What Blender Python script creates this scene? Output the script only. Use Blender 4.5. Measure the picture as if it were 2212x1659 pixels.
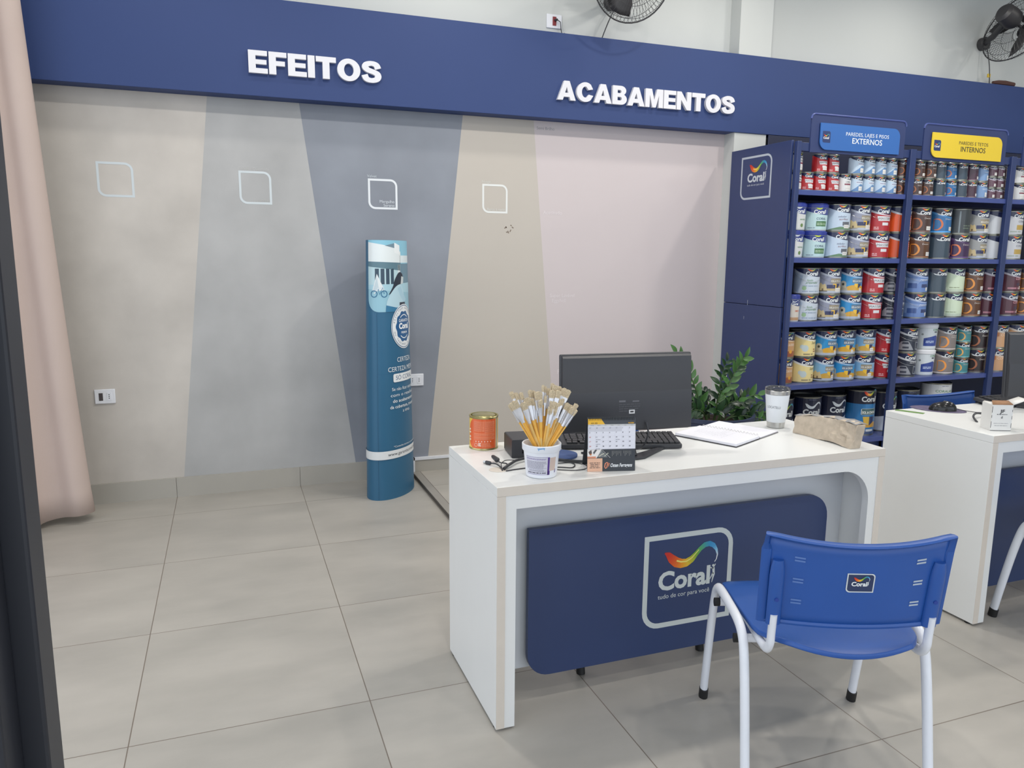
import bpy, bmesh, math, random
from mathutils import Vector, Matrix
from mathutils.geometry import tessellate_polygon

for _o in list(bpy.data.objects):
    bpy.data.objects.remove(_o)
SC = bpy.context.scene
COL = SC.collection
PI = math.pi
R = math.radians
rnd = random.Random(7)

# ------------------------------------------------------------------ camera
F_PX, YAW, PITCH, ROLL = 1650.8, 0.35546, -0.16648, 0.00844
fw = Vector((math.sin(YAW) * math.cos(PITCH), math.cos(YAW) * math.cos(PITCH), math.sin(PITCH)))
rt0 = Vector((math.cos(YAW), -math.sin(YAW), 0))
up0 = rt0.cross(fw)
rt = math.cos(ROLL) * rt0 + math.sin(ROLL) * up0
up = -math.sin(ROLL) * rt0 + math.cos(ROLL) * up0
cam = bpy.data.cameras.new('camera')
cam.sensor_width = 36.0
cam.lens = F_PX / 2212 * 36.0
cam.clip_start = 0.02
camo = bpy.data.objects.new('camera', cam)
COL.objects.link(camo)
m = Matrix((rt, up, -fw)).transposed().to_4x4()
m.translation = Vector((0, -4.6563, 1.38976))
camo.matrix_world = m
SC.camera = camo

# ------------------------------------------------------------------ world, lights, exposure
w = bpy.data.worlds.new('overcast_sky')
SC.world = w
w.use_nodes = True
bg = w.node_tree.nodes['Background']
bg.inputs[0].default_value = (0.84, 0.91, 1.0, 1)
bg.inputs[1].default_value = 2.0

LAMPS = [(-0.4, -0.76, 6), (1.3, -0.76, 8), (3.0, -0.76, 8), (4.7, -0.76, 8),
         (0.4, -1.8, 23), (2.2, -1.8, 24), (4.0, -1.8, 25), (6.4, -1.8, 25),
         (0.6, -3.3, 12), (2.8, -3.3, 12), (5.2, -3.2, 20),
         (-0.9, -5.0, 10), (1.6, -5.0, 12), (4.2, -5.0, 12)]
for i, (x, y, pw) in enumerate(LAMPS):
    l = bpy.data.lights.new('ceiling_lamp_light', 'AREA')
    l.shape = 'DISK'
    l.size = 0.16
    l.energy = pw
    l.color = (1.0, 0.955, 0.885)
    o = bpy.data.objects.new('ceiling_lamp_light', l)
    o.location = (x, y, 3.42)
    COL.objects.link(o)

SC.view_settings.view_transform = 'Standard'
SC.view_settings.look = 'None'
SC.view_settings.gamma = 1
SC.view_settings.exposure = -0.15
SC.view_settings.use_curve_mapping = False


# ------------------------------------------------------------------ materials
def lin(c):
    return tuple(((v / 255) / 12.92) if v / 255 <= 0.04045 else (((v / 255) + 0.055) / 1.055) ** 2.4 for v in c[:3])


MATS = {}


def mat(name, rgb, rough=0.5, metal=0.0, var=0.04, scale=8.0, bump=0.0, bscale=200.0, coat=0.0, trans=0.0):
    if name in MATS:
        return MATS[name]
    mt = bpy.data.materials.new(name)
    mt.use_nodes = True
    nt = mt.node_tree
    b = nt.nodes['Principled BSDF']
    tc = nt.nodes.new('ShaderNodeTexCoord')
    nz = nt.nodes.new('ShaderNodeTexNoise')
    nz.inputs['Scale'].default_value = scale
    nz.inputs['Detail'].default_value = 5
    nt.links.new(tc.outputs['Object'], nz.inputs['Vector'])
    rp = nt.nodes.new('ShaderNodeMapRange')
    rp.inputs['To Min'].default_value = 1 - var
    rp.inputs['To Max'].default_value = 1 + var
    rp.inputs['From Min'].default_value = 0.25
    rp.inputs['From Max'].default_value = 0.75
    nt.links.new(nz.outputs['Fac'], rp.inputs['Value'])
    mx = nt.nodes.new('ShaderNodeVectorMath')
    mx.operation = 'SCALE'
    mx.inputs[0].default_value = lin(rgb)
    nt.links.new(rp.outputs[0], mx.inputs['Scale'])
    nt.links.new(mx.outputs[0], b.inputs['Base Color'])
    b.inputs['Roughness'].default_value = rough
    b.inputs['Metallic'].default_value = metal
    b.inputs['Coat Weight'].default_value = coat
    b.inputs['Transmission Weight'].default_value = trans
    if bump:
        n2 = nt.nodes.new('ShaderNodeTexNoise')
        n2.inputs['Scale'].default_value = bscale
        nt.links.new(tc.outputs['Object'], n2.inputs['Vector'])
        bp = nt.nodes.new('ShaderNodeBump')
        bp.inputs['Strength'].default_value = bump
        bp.inputs['Distance'].default_value = 0.002
        nt.links.new(n2.outputs['Fac'], bp.inputs['Height'])
        nt.links.new(bp.outputs[0], b.inputs['Normal'])
    MATS[name] = mt
    return mt


def ink(name, rough=0.4, coat=0.0):
    """printed ink: the colour of each printed shape is stored with its geometry"""
    if name in MATS:
        return MATS[name]
    mt = bpy.data.materials.new(name)
    mt.use_nodes = True
    nt = mt.node_tree
    b = nt.nodes['Principled BSDF']
    a = nt.nodes.new('ShaderNodeAttribute')
    a.attribute_name = 'Ink'
    nt.links.new(a.outputs['Color'], b.inputs['Base Color'])
    b.inputs['Roughness'].default_value = rough
    b.inputs['Coat Weight'].default_value = coat
    MATS[name] = mt
    return mt


WHITE_LAM = mat('white_laminate', (226, 227, 226), 0.33, var=0.01)
CREAM_EDGE = mat('cream_edge_band', (212, 203, 192), 0.45, var=0.02, scale=30)
NAVY_LAM = mat('navy_laminate', (44, 60, 100), 0.42, var=0.02)
NAVY_METAL = mat('navy_painted_steel', (46, 60, 104), 0.33, var=0.03)
SHELF_BLUE = mat('blue_painted_steel', (68, 82, 142), 0.3, var=0.03)
FASCIA_BLUE = mat('royal_blue_panel', (40, 62, 114), 0.62, var=0.015, scale=3)
BLACK_PL = mat('black_plastic', (54, 55, 60), 0.42, var=0.05, bump=0.15, bscale=900)
BLACK_GL = mat('black_gloss_plastic', (24, 24, 27), 0.2)
BLUE_PL = mat('blue_chair_plastic', (34, 80, 155), 0.36, var=0.03, bump=0.1, bscale=1200)
WHITE_TUBE = mat('white_powder_coated_tube', (222, 225, 232), 0.25, var=0.01)
WHITE_PL = mat('white_plastic', (228, 230, 236), 0.35, var=0.01)
STEEL = mat('brushed_steel', (190, 190, 188), 0.28, 1.0, var=0.06, scale=60)
TIN = mat('tin_rim', (150, 150, 140), 0.32, 0.9, var=0.08, scale=40)
GOLD_TIN = mat('gold_lacquered_tin', (176, 168, 120), 0.3, 0.85, var=0.05)
DARK_RUB = mat('black_rubber', (26, 26, 27), 0.6)
INK = ink('printed_ink', 0.5)
INK_GLOSS = ink('printed_can_ink', 0.28, 0.2)


# ------------------------------------------------------------------ object helpers
def tag(o, label=None, cat=None, group=None, kind=None):
    if label:
        o['label'] = label
    if cat:
        o['category'] = cat
    if group:
        o['group'] = group
    if kind:
        o['kind'] = kind
    return o


def empty(name, loc=(0, 0, 0), rz=0.0, rot=None):
    o = bpy.data.objects.new(name, None)
    o.location = loc
    o.rotation_euler = rot if rot else (0, 0, rz)
    o.empty_display_size = 0.05
    COL.objects.link(o)
    return o


def link_mesh(name, me, parent=None, loc=None, rot=None):
    o = bpy.data.objects.new(name, me)
    COL.objects.link(o)
    if parent:
        o.parent = parent
    if loc:
        o.location = loc
    if rot:
        o.rotation_euler = rot
    return o


def copy_tree(o, parent=None):
    c = o.copy()
    COL.objects.link(c)
    c.parent = parent
    for ch in list(o.children):
        copy_tree(ch, c)
    return c


class MB:
    def __init__(self):
        self.v, self.f, self.mi = [], [], []
        self.mats = []

    def m(self, mt):
        if mt not in self.mats:
            self.mats.append(mt)
        return self.mats.index(mt)

    def add(self, vs, fs, mt, M=None):
        n = len(self.v)
        for v in vs:
            v = Vector(v)
            self.v.append(M @ v if M else v)
        k = self.m(mt)
        for f in fs:
            self.f.append([n + i for i in f])
            self.mi.append(k)
        return self

    def box(self, x0, x1, y0, y1, z0, z1, mt, M=None, edge=None):
        vs = [(x, y, z) for z in (z0, z1) for y in (y0, y1) for x in (x0, x1)]
        fs = [(0, 2, 3, 1), (4, 5, 7, 6), (0, 1, 5, 4), (2, 6, 7, 3), (0, 4, 6, 2), (1, 3, 7, 5)]
        return self.add(vs, fs, mt, M)

    def prism(self, pts, a0, a1, axis, mt, M=None):
        """polygon in two axes extruded along the third. axis 'y': pts=(x,z); 'z': (x,y); 'x': (y,z)"""
        n = len(pts)

        def mk(p, a):
            return {'y': (p[0], a, p[1]), 'z': (p[0], p[1], a), 'x': (a, p[0], p[1])}[axis]
        vs = [mk(p, a0) for p in pts] + [mk(p, a1) for p in pts]
        fs = [(i, (i + 1) % n, n + (i + 1) % n, n + i) for i in range(n)]
        tr = tessellate_polygon([[Vector((p[0], p[1], 0)) for p in pts]])
        for t in tr:
            fs.append(tuple(t))
            fs.append(tuple(n + i for i in reversed(t)))
        return self.add(vs, fs, mt, M)

    def tube(self, path, r, mt, seg=10, r2=None, ref=None, cap=True, M=None, radii=None):
        path = [Vector(p) for p in path]
        rings = []
        n = len(path)
        prev = None
        for i, p in enumerate(path):
            t = (path[min(i + 1, n - 1)] - path[max(i - 1, 0)]).normalized()
            if ref is not None:
                a = Vector(ref)
                a = (a - t * a.dot(t)).normalized()
            elif prev is None:
                a = t.cross(Vector((0, 0, 1)))
                if a.length < 1e-3:
                    a = Vector((1, 0, 0))
                a.normalize()
            else:
                a = (prev - t * prev.dot(t)).normalized()
            prev = a
            b = t.cross(a)
            k = radii[i] if radii else 1.0
            rings.append([p + a * math.cos(2 * PI * j / seg) * r * k + b * math.sin(2 * PI * j / seg) * (r2 or r) * k
                          for j in range(seg)])
        vs = [v for rg in rings for v in rg]
        fs = []
        for i in range(n - 1):
            for j in range(seg):
                fs.append((i * seg + j, i * seg + (j + 1) % seg, (i + 1) * seg + (j + 1) % seg, (i + 1) * seg + j))
        if cap:
            fs.append(tuple(reversed(range(seg))))
            fs.append(tuple((n - 1) * seg + j for j in range(seg)))
        return self.add(vs, fs, mt, M)

    def lathe(self, prof, mt, seg=32, M=None, sx=1.0, sy=1.0):
        """prof list of (r,z)"""
        vs, fs = [], []
        for r, z in prof:
            for j in range(seg):
                a = 2 * PI * j / seg
                vs.append((r * sx * math.cos(a), r * sy * math.sin(a), z))
        for i in range(len(prof) - 1):
            for j in range(seg):
                fs.append((i * seg + j, i * seg + (j + 1) % seg, (i + 1) * seg + (j + 1) % seg, (i + 1) * seg + j))
        return self.add(vs, fs, mt, M)

    def mesh(self, name, smooth=True, angle=35):
        me = bpy.data.meshes.new(name)
        me.from_pydata([tuple(v) for v in self.v], [], self.f)
        for mt in self.mats:
            me.materials.append(mt)
        for p, k in zip(me.polygons, self.mi):
            p.material_index = k
        bm = bmesh.new()
        bm.from_mesh(me)
        bmesh.ops.recalc_face_normals(bm, faces=bm.faces)
        bm.to_mesh(me)
        bm.free()
        if smooth:
            me.polygons.foreach_set('use_smooth', [True] * len(me.polygons))
            me.set_sharp_from_angle(angle=R(angle))
        me.update()
        return me

    def build(self, name, parent=None, loc=None, rot=None, bevel=0.0, smooth=True, angle=35, bseg=2):
        o = link_mesh(name, self.mesh(name, smooth, angle), parent, loc, rot)
        if bevel:
            bv = o.modifiers.new('bevel', 'BEVEL')
            bv.width = bevel
            bv.segments = bseg
            bv.limit_method = 'ANGLE'
            bv.angle_limit = R(50)
        return o


def rrect(x0, y0, x1, y1, rad, n=6):
    """rad = (bottom-left, bottom-right, top-right, top-left)"""
    bl, br, tr, tl = rad if isinstance(rad, (tuple, list)) else (rad,) * 4
    pts = []
    for (cx, cy, r, a0) in ((x0 + bl, y0 + bl, bl, PI), (x1 - br, y0 + br, br, 1.5 * PI), (x1 - tr, y1 - tr, tr, 0),
                            (x0 + tl, y1 - tl, tl, PI / 2)):
        for k in range(n + 1):
            a = a0 + PI / 2 * k / n
            pts.append((cx + r * math.cos(a), cy + r * math.sin(a)))
    return pts


_text_cache = {}


def text_tris(s, bold=0.0):
    key = (s, bold)
    if key in _text_cache:
        return _text_cache[key]
    cu = bpy.data.curves.new('t', 'FONT')
    cu.body = s
    cu.offset = bold
    cu.resolution_u = 3
    cu.size = 1
    ob = bpy.data.objects.new('t', cu)
    me = bpy.data.meshes.new_from_object(ob)
    me.calc_loop_triangles()
    tr = [tuple((me.vertices[i].co.x, me.vertices[i].co.y) for i in t.vertices) for t in me.loop_triangles]
    bpy.data.objects.remove(ob)
    bpy.data.curves.remove(cu)
    bpy.data.meshes.remove(me)
    _text_cache[key] = tr
    return tr


def cap_h():
    t = text_tris('H')
    return max(p[1] for q in t for p in q)


CAP = cap_h()


class Decal:
    """flat artwork: coloured shapes in (u,v), later wrapped on a surface"""

    def __init__(self):
        self.t = []

    def tri(self, a, b, c, col, layer):
        self.t.append(((a, b, c), lin(col), layer))

    def poly(self, pts, col, layer=1):
        for t in tessellate_polygon([[Vector((p[0], p[1], 0)) for p in pts]]):
            self.tri(pts[t[0]], pts[t[1]], pts[t[2]], col, layer)
        return self

    def rect(self, x0, y0, x1, y1, col, layer=1):
        a, b, c, d = (x0, y0), (x1, y0), (x1, y1), (x0, y1)
        self.tri(a, b, c, col, layer)
        self.tri(a, c, d, col, layer)
        return self

    def ring(self, outer, inner, col, layer=1):
        n = len(outer)
        for i in range(n):
            j = (i + 1) % n
            self.tri(outer[i], outer[j], inner[j], col, layer)
            self.tri(outer[i], inner[j], inner[i], col, layer)
        return self

    def circle(self, cx, cy, r, col, layer=1, n=24, ry=None):
        return self.poly([(cx + r * math.cos(2 * PI * i / n), cy + (ry or r) * math.sin(2 * PI * i / n)) for i in range(n)],
                         col, layer)

    def band(self, pts, widths, col, layer=1):
        """stroke; col may be list"""
        n = len(pts)
        L, Rr = [], []
        for i, (x, y) in enumerate(pts):
            ax, ay = pts[max(i - 1, 0)]
            bx, by = pts[min(i + 1, n - 1)]
            dx, dy = bx - ax, by - ay
            d = math.hypot(dx, dy) or 1
            wd = widths[i] if isinstance(widths, (list, tuple)) else widths
            nx, ny = -dy / d * wd / 2, dx / d * wd / 2
            L.append((x + nx, y + ny))
            Rr.append((x - nx, y - ny))
        for i in range(n - 1):
            c = col[i] if isinstance(col, list) else col
            self.tri(L[i], L[i + 1], Rr[i + 1], c, layer)
            self.tri(L[i], Rr[i + 1], Rr[i], c, layer)
        return self

    def text(self, s, x, y, h, col, layer=2, bold=0.0, align='L', width=None, shear=0.0, rot=0.0):
        tr = text_tris(s, bold)
        if not tr:
            return self
        xs = [p[0] for q in tr for p in q]
        x0, x1 = min(xs), max(xs)
        k = h / CAP
        kx = k if width is None else width / (x1 - x0)
        wd = (x1 - x0) * kx
        off = {'L': 0, 'C': -wd / 2, 'R': -wd}[align]
        cr, sr = math.cos(rot), math.sin(rot)
        for q in tr:
            pts = []
            for px, py in q:
                a = (px - x0) * kx + off + shear * py * k
                b = py * k
                pts.append((x + a * cr - b * sr, y + a * sr + b * cr))
            self.tri(pts[0], pts[1], pts[2], col, layer)
        return self

    def lines(self, x0, x1, ys, h, col, layer=2, rag=0.25, seed=1):
        """blocks of unreadable small print"""
        r = random.Random(seed)
        for y in ys:
            x = x0
            e = x1 - (x1 - x0) * rag * r.random()
            while x < e:
                wd = min(h * r.uniform(1.5, 6), e - x)
                self.rect(x, y, x + wd, y + h, col, layer)
                x += wd + h * 0.7
        return self

    def build(self, name, mapf, parent=None, mt=None, strip=None, eps=0.0004):
        vs, fs, cols = [], [], []
        for tri, col, layer in self.t:
            polys = [list(tri)]
            if strip:
                polys = []
                u0 = min(p[0] for p in tri)
                u1 = max(p[0] for p in tri)
                for k in range(math.floor(u0 / strip), math.floor((u1 - 1e-9) / strip) + 1):
                    a = clip(list(tri), k * strip, 1)
                    a = clip(a, (k + 1) * strip, -1)
                    if len(a) > 2:
                        polys.append(a)
            for pl in polys:
                n = len(vs)
                for (u, v) in pl:
                    vs.append(tuple(mapf(u, v, layer * eps)))
                fs.append(list(range(n, n + len(pl))))
                cols.append(col)
        me = bpy.data.meshes.new(name)
        me.from_pydata(vs, [], fs)
        at = me.attributes.new('Ink', 'FLOAT_COLOR', 'CORNER')
        buf = []
        for p, c in zip(me.polygons, cols):
            buf += [c[0], c[1], c[2], 1.0] * len(p.vertices)
        at.data.foreach_set('color', buf)
        me.materials.append(mt or INK)
        me.update()
        if parent is None and name is None:
            return me
        return link_mesh(name, me, parent)


def clip(pl, u, sgn):
    out = []
    n = len(pl)
    for i in range(n):
        a, b = pl[i], pl[(i + 1) % n]
        da, db = (a[0] - u) * sgn, (b[0] - u) * sgn
        if da >= 0:
            out.append(a)
        if (da > 0 and db < 0) or (da < 0 and db > 0):
            t = da / (da - db)
            out.append((a[0] + (b[0] - a[0]) * t, a[1] + (b[1] - a[1]) * t))
    return out


def flat(o, U, V, N=None):
    o, U, V = Vector(o), Vector(U).normalized(), Vector(V).normalized()
    N = N and Vector(N) or U.cross(V)
    return lambda u, v, l: o + U * u + V * v + N * l


def cyl(r, z0=0.0, r1=None, h=1.0):
    """wrap on a cylinder, u=0 at -y"""
    def f(u, v, l):
        rr = r if r1 is None else r + (r1 - r) * v / h
        a = u / r
        return Vector(((rr + l) * math.sin(a), -(rr + l) * math.cos(a), z0 + v))
    return f


RIB = [(.10, .70, .02), (.17, .66, .10), (.24, .58, .15), (.33, .51, .17), (.42, .48, .16), (.52, .48, .14), (.62, .53, .12),
       (.70, .61, .09), (.78, .69, .08), (.87, .75, .09), (.96, .76, .09), (1.04, .72, .08), (1.10, .64, .05),
       (1.125, .55, .025), (1.11, .47, .015), (1.06, .40, .012)]
RCOL = [(190, 45, 35), (200, 50, 35), (215, 75, 30), (225, 110, 35), (232, 150, 35), (225, 185, 50), (170, 180, 50),
        (110, 165, 60), (80, 160, 110), (60, 150, 160), (50, 140, 190), (70, 150, 200), (150, 195, 220), (225, 230, 235),
        (235, 238, 238)]


def coral_logo(D, x, y, wd, layer=3, rib='rainbow', tag_line=False, fig=True, ink_c=(226, 230, 232), rs=1.0):
    """x,y = left end of baseline of the word, wd = width of word"""
    D.text('Coral', x, y, wd * .30, ink_c, layer, bold=0.035, width=wd)
    pts = []
    n = len(RIB)
    P_, W_, C_ = [], [], []
    for i in range(n - 1):
        for k in range(3):
            t = k / 3
            a, b = RIB[i], RIB[i + 1]
            P_.append((x + (a[0] + (b[0] - a[0]) * t) * wd, y + (.30 + (a[1] + (b[1] - a[1]) * t - .36) * rs) * wd))
            W_.append((a[2] + (b[2] - a[2]) * t) * wd * rs)
            ca, cb = RCOL[min(i, 14)], RCOL[min(i + 1, 14)]
            c = tuple(ca[q] + (cb[q] - ca[q]) * t for q in range(3))
            if rib == 'white':
                c = (215, 222, 228)
            elif rib == 'lime':
                c = (190, 205, 60)
            elif rib == 'mint':
                c = (180, 215, 190)
            C_.append(c)
    D.band(P_, W_, C_, layer + 1)
    if rib == 'rainbow' and wd > 0.1:
        D.band([(px, py + ww * .18) for (px, py), ww in zip(P_[9:24], W_[9:24])], [ww * .16 for ww in W_[9:24]],
               (240, 225, 120), layer + 2)
    if fig:
        s = wd
        D.circle(x + 1.055 * s, y + .30 * s, .022 * s, ink_c, layer, 10)
        D.band([(x + 1.0 * s, y + .27 * s), (x + 1.05 * s, y + .245 * s), (x + 1.10 * s, y + .32 * s)], .018 * s, ink_c, layer)
        D.band([(x + 1.06 * s, y + .26 * s), (x + 1.075 * s, y + .14 * s), (x + 1.04 * s, y - .0 * s)], [.05 * s, .04 * s, .01 * s],
               ink_c, layer)
        D.band([(x + 1.06 * s, y + .17 * s), (x + 1.00 * s, y + .06 * s)], [.03 * s, .01 * s], ink_c, layer)
    if tag_line:
        D.text('tudo de cor para você', x, y - .155 * wd, wd * .075, ink_c, layer, width=wd * 1.0)


def leaf(x0, y0, x1, y1, r, n=6):
    """square with round bottom-left and top-right corners"""
    return rrect(x0, y0, x1, y1, (r, 1e-5, r, 1e-5), n)


def leaf_ring(D, x0, y0, x1, y1, r, t, col, layer=1):
    D.ring(leaf(x0, y0, x1, y1, r), leaf(x0 + t, y0 + t, x1 - t, y1 - t, max(r - t, 1e-4)), col, layer)

# ================================================================== THE SETTING
def floor_mat():
    mt = bpy.data.materials.new('porcelain_floor_tile')
    mt.use_nodes = True
    nt = mt.node_tree
    N, Lk = nt.nodes, nt.links
    b = N['Principled BSDF']
    geo = N.new('ShaderNodeNewGeometry')
    sep = N.new('ShaderNodeSeparateXYZ')
    Lk.new(geo.outputs['Position'], sep.inputs[0])

    def math_(op, a, bb=None, cc=None):
        n = N.new('ShaderNodeMath')
        n.operation = op
        for i, q in enumerate((a, bb, cc)):
            if q is None:
                continue
            if isinstance(q, (int, float)):
                n.inputs[i].default_value = q
            else:
                Lk.new(q, n.inputs[i])
        return n.outputs[0]
    gx = math_('DIVIDE', math_('ADD', sep.outputs[0], 0.330), 0.688)
    gy = math_('DIVIDE', math_('ADD', sep.outputs[1], 0.3366), 0.6972)
    fx, fy = math_('FRACT', gx), math_('FRACT', gy)
    dx = math_('MINIMUM', fx, math_('SUBTRACT', 1.0, fx))
    dy = math_('MINIMUM', fy, math_('SUBTRACT', 1.0, fy))
    gr = math_('LESS_THAN', math_('MINIMUM', dx, dy), 0.0024)
    cell = N.new('ShaderNodeCombineXYZ')
    Lk.new(math_('FLOOR', gx), cell.inputs[0])
    Lk.new(math_('FLOOR', gy), cell.inputs[1])
    wn = N.new('ShaderNodeTexWhiteNoise')
    Lk.new(cell.outputs[0], wn.inputs['Vector'])
    # clouds shifted per tile
    addv = N.new('ShaderNodeVectorMath')
    addv.operation = 'MULTIPLY_ADD'
    Lk.new(wn.outputs['Color'], addv.inputs[0])
    addv.inputs[1].default_value = (9, 9, 9)
    mp = N.new('ShaderNodeVectorMath')
    mp.operation = 'MULTIPLY'
    mp.inputs[1].default_value = (1.0, 2.2, 1)
    Lk.new(geo.outputs['Position'], mp.inputs[0])
    Lk.new(mp.outputs[0], addv.inputs[2])
    nz = N.new('ShaderNodeTexNoise')
    nz.inputs['Scale'].default_value = 2.0
    nz.inputs['Detail'].default_value = 6
    nz.inputs['Roughness'].default_value = 0.55
    Lk.new(addv.outputs[0], nz.inputs['Vector'])
    rp = N.new('ShaderNodeValToRGB')
    rp.color_ramp.elements[0].position = 0.3
    rp.color_ramp.elements[0].color = (*lin((162, 158, 151)), 1)
    rp.color_ramp.elements[1].position = 0.72
    rp.color_ramp.elements[1].color = (*lin((181, 176, 168)), 1)
    Lk.new(nz.outputs['Fac'], rp.inputs[0])
    mx = N.new('ShaderNodeMix')
    mx.data_type = 'RGBA'
    Lk.new(gr, mx.inputs['Factor'])
    Lk.new(rp.outputs[0], mx.inputs['A'])
    mx.inputs['B'].default_value = (*lin((118, 108, 98)), 1)
    Lk.new(mx.outputs['Result'], b.inputs['Base Color'])
    rr = N.new('ShaderNodeMapRange')
    rr.inputs['To Min'].default_value = 0.27
    rr.inputs['To Max'].default_value = 0.42
    Lk.new(nz.outputs['Fac'], rr.inputs['Value'])
    Lk.new(rr.outputs[0], b.inputs['Roughness'])
    return mt


FLOOR = floor_mat()


def struct(name, mb, bevel=0.0, label=None):
    o = mb.build(name, bevel=bevel, smooth=False)
    return tag(o, label, None, None, 'structure')


struct('floor', MB().box(-3.0, 8.5, -9.0, 0.3, -0.1, 0.0, FLOOR), label='large grey porcelain floor tiles with thin dark joints')
struct('floor_right', MB().box(1.058, 3.27, -1.39, 0.0, 0.0, 0.02, FLOOR), label='slightly raised tiled strip of floor behind the white desk')
TRIM_G = mat('grey_edge_strip', (150, 146, 140), 0.4)
t1 = MB()
t1.box(1.052, 1.098, -1.392, -0.018, 0.0, 0.0225, TRIM_G)
t1.box(1.050, 1.053, -1.392, -0.018, 0.0, 0.02, mat('dark_joint', (86, 80, 74), 0.8))
t1.box(1.097, 1.101, -1.392, -0.018, 0.018, 0.0222, mat('dark_joint', (86, 80, 74), 0.8))
struct('trim_1', t1, label='narrow grey edging strip across the tiles beside the blue totem')

WP = {}
for nm, rgb, var, sc in (('beige', (196, 190, 183), .16, 2.6), ('grey', (176, 176, 176), .15, 2.4), ('slate', (136, 141, 151), .17, 1.9),
                         ('taupe', (191, 184, 175), .02, 2.0), ('pink', (203, 193, 194), .012, 2.0), ('white', (197, 200, 198), .015, 2.0)):
    WP[nm] = mat('painted_wall_' + nm, rgb, 0.62 if nm != 'slate' else 0.5, var=var, scale=sc, bump=0.08, bscale=160)

wb = MB()
ZT, ZB, XL, XR = 2.24, 0.118, -1.7, 8.0
edges = [(XL, XL), (-0.051, -0.287), (0.430, 0.695), (1.396, 1.158), (1.858, 2.046), (3.30, 3.30)]


def ex(e, z):
    return e[0] + (e[1] - e[0]) * (ZT - z) / (ZT - ZB)


for i, nm in enumerate(('beige', 'grey', 'slate', 'taupe', 'pink')):
    a, b = edges[i], edges[i + 1]
    wb.add([(ex(a, 0), 0, 0), (ex(b, 0), 0, 0), (ex(b, 2.5), 0, 2.5), (ex(a, 2.5), 0, 2.5)], [(0, 1, 2, 3)], WP[nm])
wb.add([(3.3, 0, 0), (XR, 0, 0), (XR, 0, 2.5), (3.3, 0, 2.5)], [(0, 1, 2, 3)], WP['white'])
wb.add([(XL, 0, 2.5), (XR, 0, 2.5), (XR, 0, 3.42), (XL, 0, 3.42)], [(0, 1, 2, 3)], WP['white'])
wb.add([(XL, .12, 0), (XR, .12, 0), (XR, .12, 3.42), (XL, .12, 3.42)], [(3, 2, 1, 0)], WP['white'])
wb.box(XL, XR, 0.001, 0.12, 3.40, 3.42, WP['white'])
wall = struct('wall_back', wb, label='back wall painted in five colour samples, plain white above the blue fascia')

struct('trim_2', MB().box(3.285, 3.545, -0.11, 0.0, 0.0, 3.42, WP['white']), label='white square pilaster between pink wall and paint shelves')
struct('wall_left', MB().box(-1.82, -1.7, -1.1, 0.12, 0, 3.42, WP['white']))
struct('wall_right', MB().box(8.0, 8.12, -9, 0.12, 0, 3.42, WP['white']))
struct('ceiling', MB().box(-2.2, 8.12, -8.0, 0.12, 3.44, 3.55, WP['white']))
BASE_T = mat('porcelain_skirting', (172, 168, 160), 0.4, var=0.05, scale=2.5)
bb = MB()
for x0, x1 in ((-1.7, -0.331), (-0.329, 0.357), (0.359, 1.056)):
    bb.box(x0, x1, -0.016, 0.0, 0.0, 0.1136, BASE_T)
struct('baseboard_back', bb, label='grey tile skirting under the beige, grey and slate wall colours')
b2 = MB()
for x0, x1 in ((1.064, 1.73), (1.732, 2.41), (2.412, 3.28)):
    b2.box(x0, x1, -0.014, 0.0, 0.02, 0.098, BASE_T)
b2.box(1.058, 3.28, -0.02, 0.0, 0.098, 0.114, WHITE_PL)
b2.box(1.050, 1.066, -0.02, 0.0, 0.0, 0.114, WHITE_PL)
struct('baseboard_right', b2, label='grey skirting capped by a thin white strip under the taupe and pink wall')

# black door frame post close to the viewer on the left
dp = MB()
FR = mat('black_painted_metal', (30, 33, 42), 0.45, var=0.04)
dp.box(-0.62, -0.166, -3.95, -3.90, 0.0, 3.42, FR)
dp.box(-0.62, -0.185, -4.00, -3.95, 0.0, 3.42, FR)
dp.box(-0.62, -0.215, -4.01, -4.0, 0.0, 3.42, FR)
struct('door_1', dp, bevel=0.003, label='black metal door frame post close to the viewer at the left edge')

# wall stickers (vinyl) as part of the wall
wf = flat((0, 0, 0), (1, 0, 0), (0, 0, 1), (0, -1, 0))


def sticker(name, x0, z0, x1, z1, col, texts, label):
    D = Decal()
    if x1 > x0:
        leaf_ring(D, x0, z0, x1, z1, 0.042, 0.012, col, 2)
    for (s, x, z, h, al, c) in texts:
        D.text(s, x, z, h, c, 2, align=al)
    o = D.build(name, wf, wall, mat('vinyl_ink', (0, 0, 0)) if False else INK)
    o['label'] = label


LGREY = (206, 214, 218)
sticker('wall_sticker', -0.617, 1.680, -0.440, 1.861, LGREY, [('Cimento', -0.475, 1.70, .010, 'R', (196, 194, 186))][:0],
        'pale grey leaf-shaped outline on the beige wall')
sticker('wall_sticker', 0.090, 1.664, 0.264, 1.845, LGREY,
        [('Cimento Queimado', 0.088, 1.851, .014, 'L', (190, 190, 188)), ('Jaguatirica', 0.245, 1.681, .013, 'R', (188, 188, 186))],
        'pale grey leaf-shaped outline on the grey wall')
sticker('wall_sticker', 0.810, 1.656, 0.985, 1.832, (228, 232, 236),
        [('Velvet', 0.806, 1.839, .015, 'L', (200, 206, 212)), ('Mergulho', 0.966, 1.694, .016, 'R', (214, 220, 226)),
         ('Sereno', 0.966, 1.672, .016, 'R', (214, 220, 226))], 'white leaf-shaped outline with writing on the slate wall')
sticker('wall_sticker', 1.520, 1.652, 1.688, 1.829, (226, 228, 226),
        [('Nuage', 1.518, 1.836, .015, 'L', (206, 206, 200)), ('Barco à remo', 1.672, 1.668, .015, 'R', (212, 212, 208))],
        'white leaf-shaped outline with writing on the taupe wall')
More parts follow.
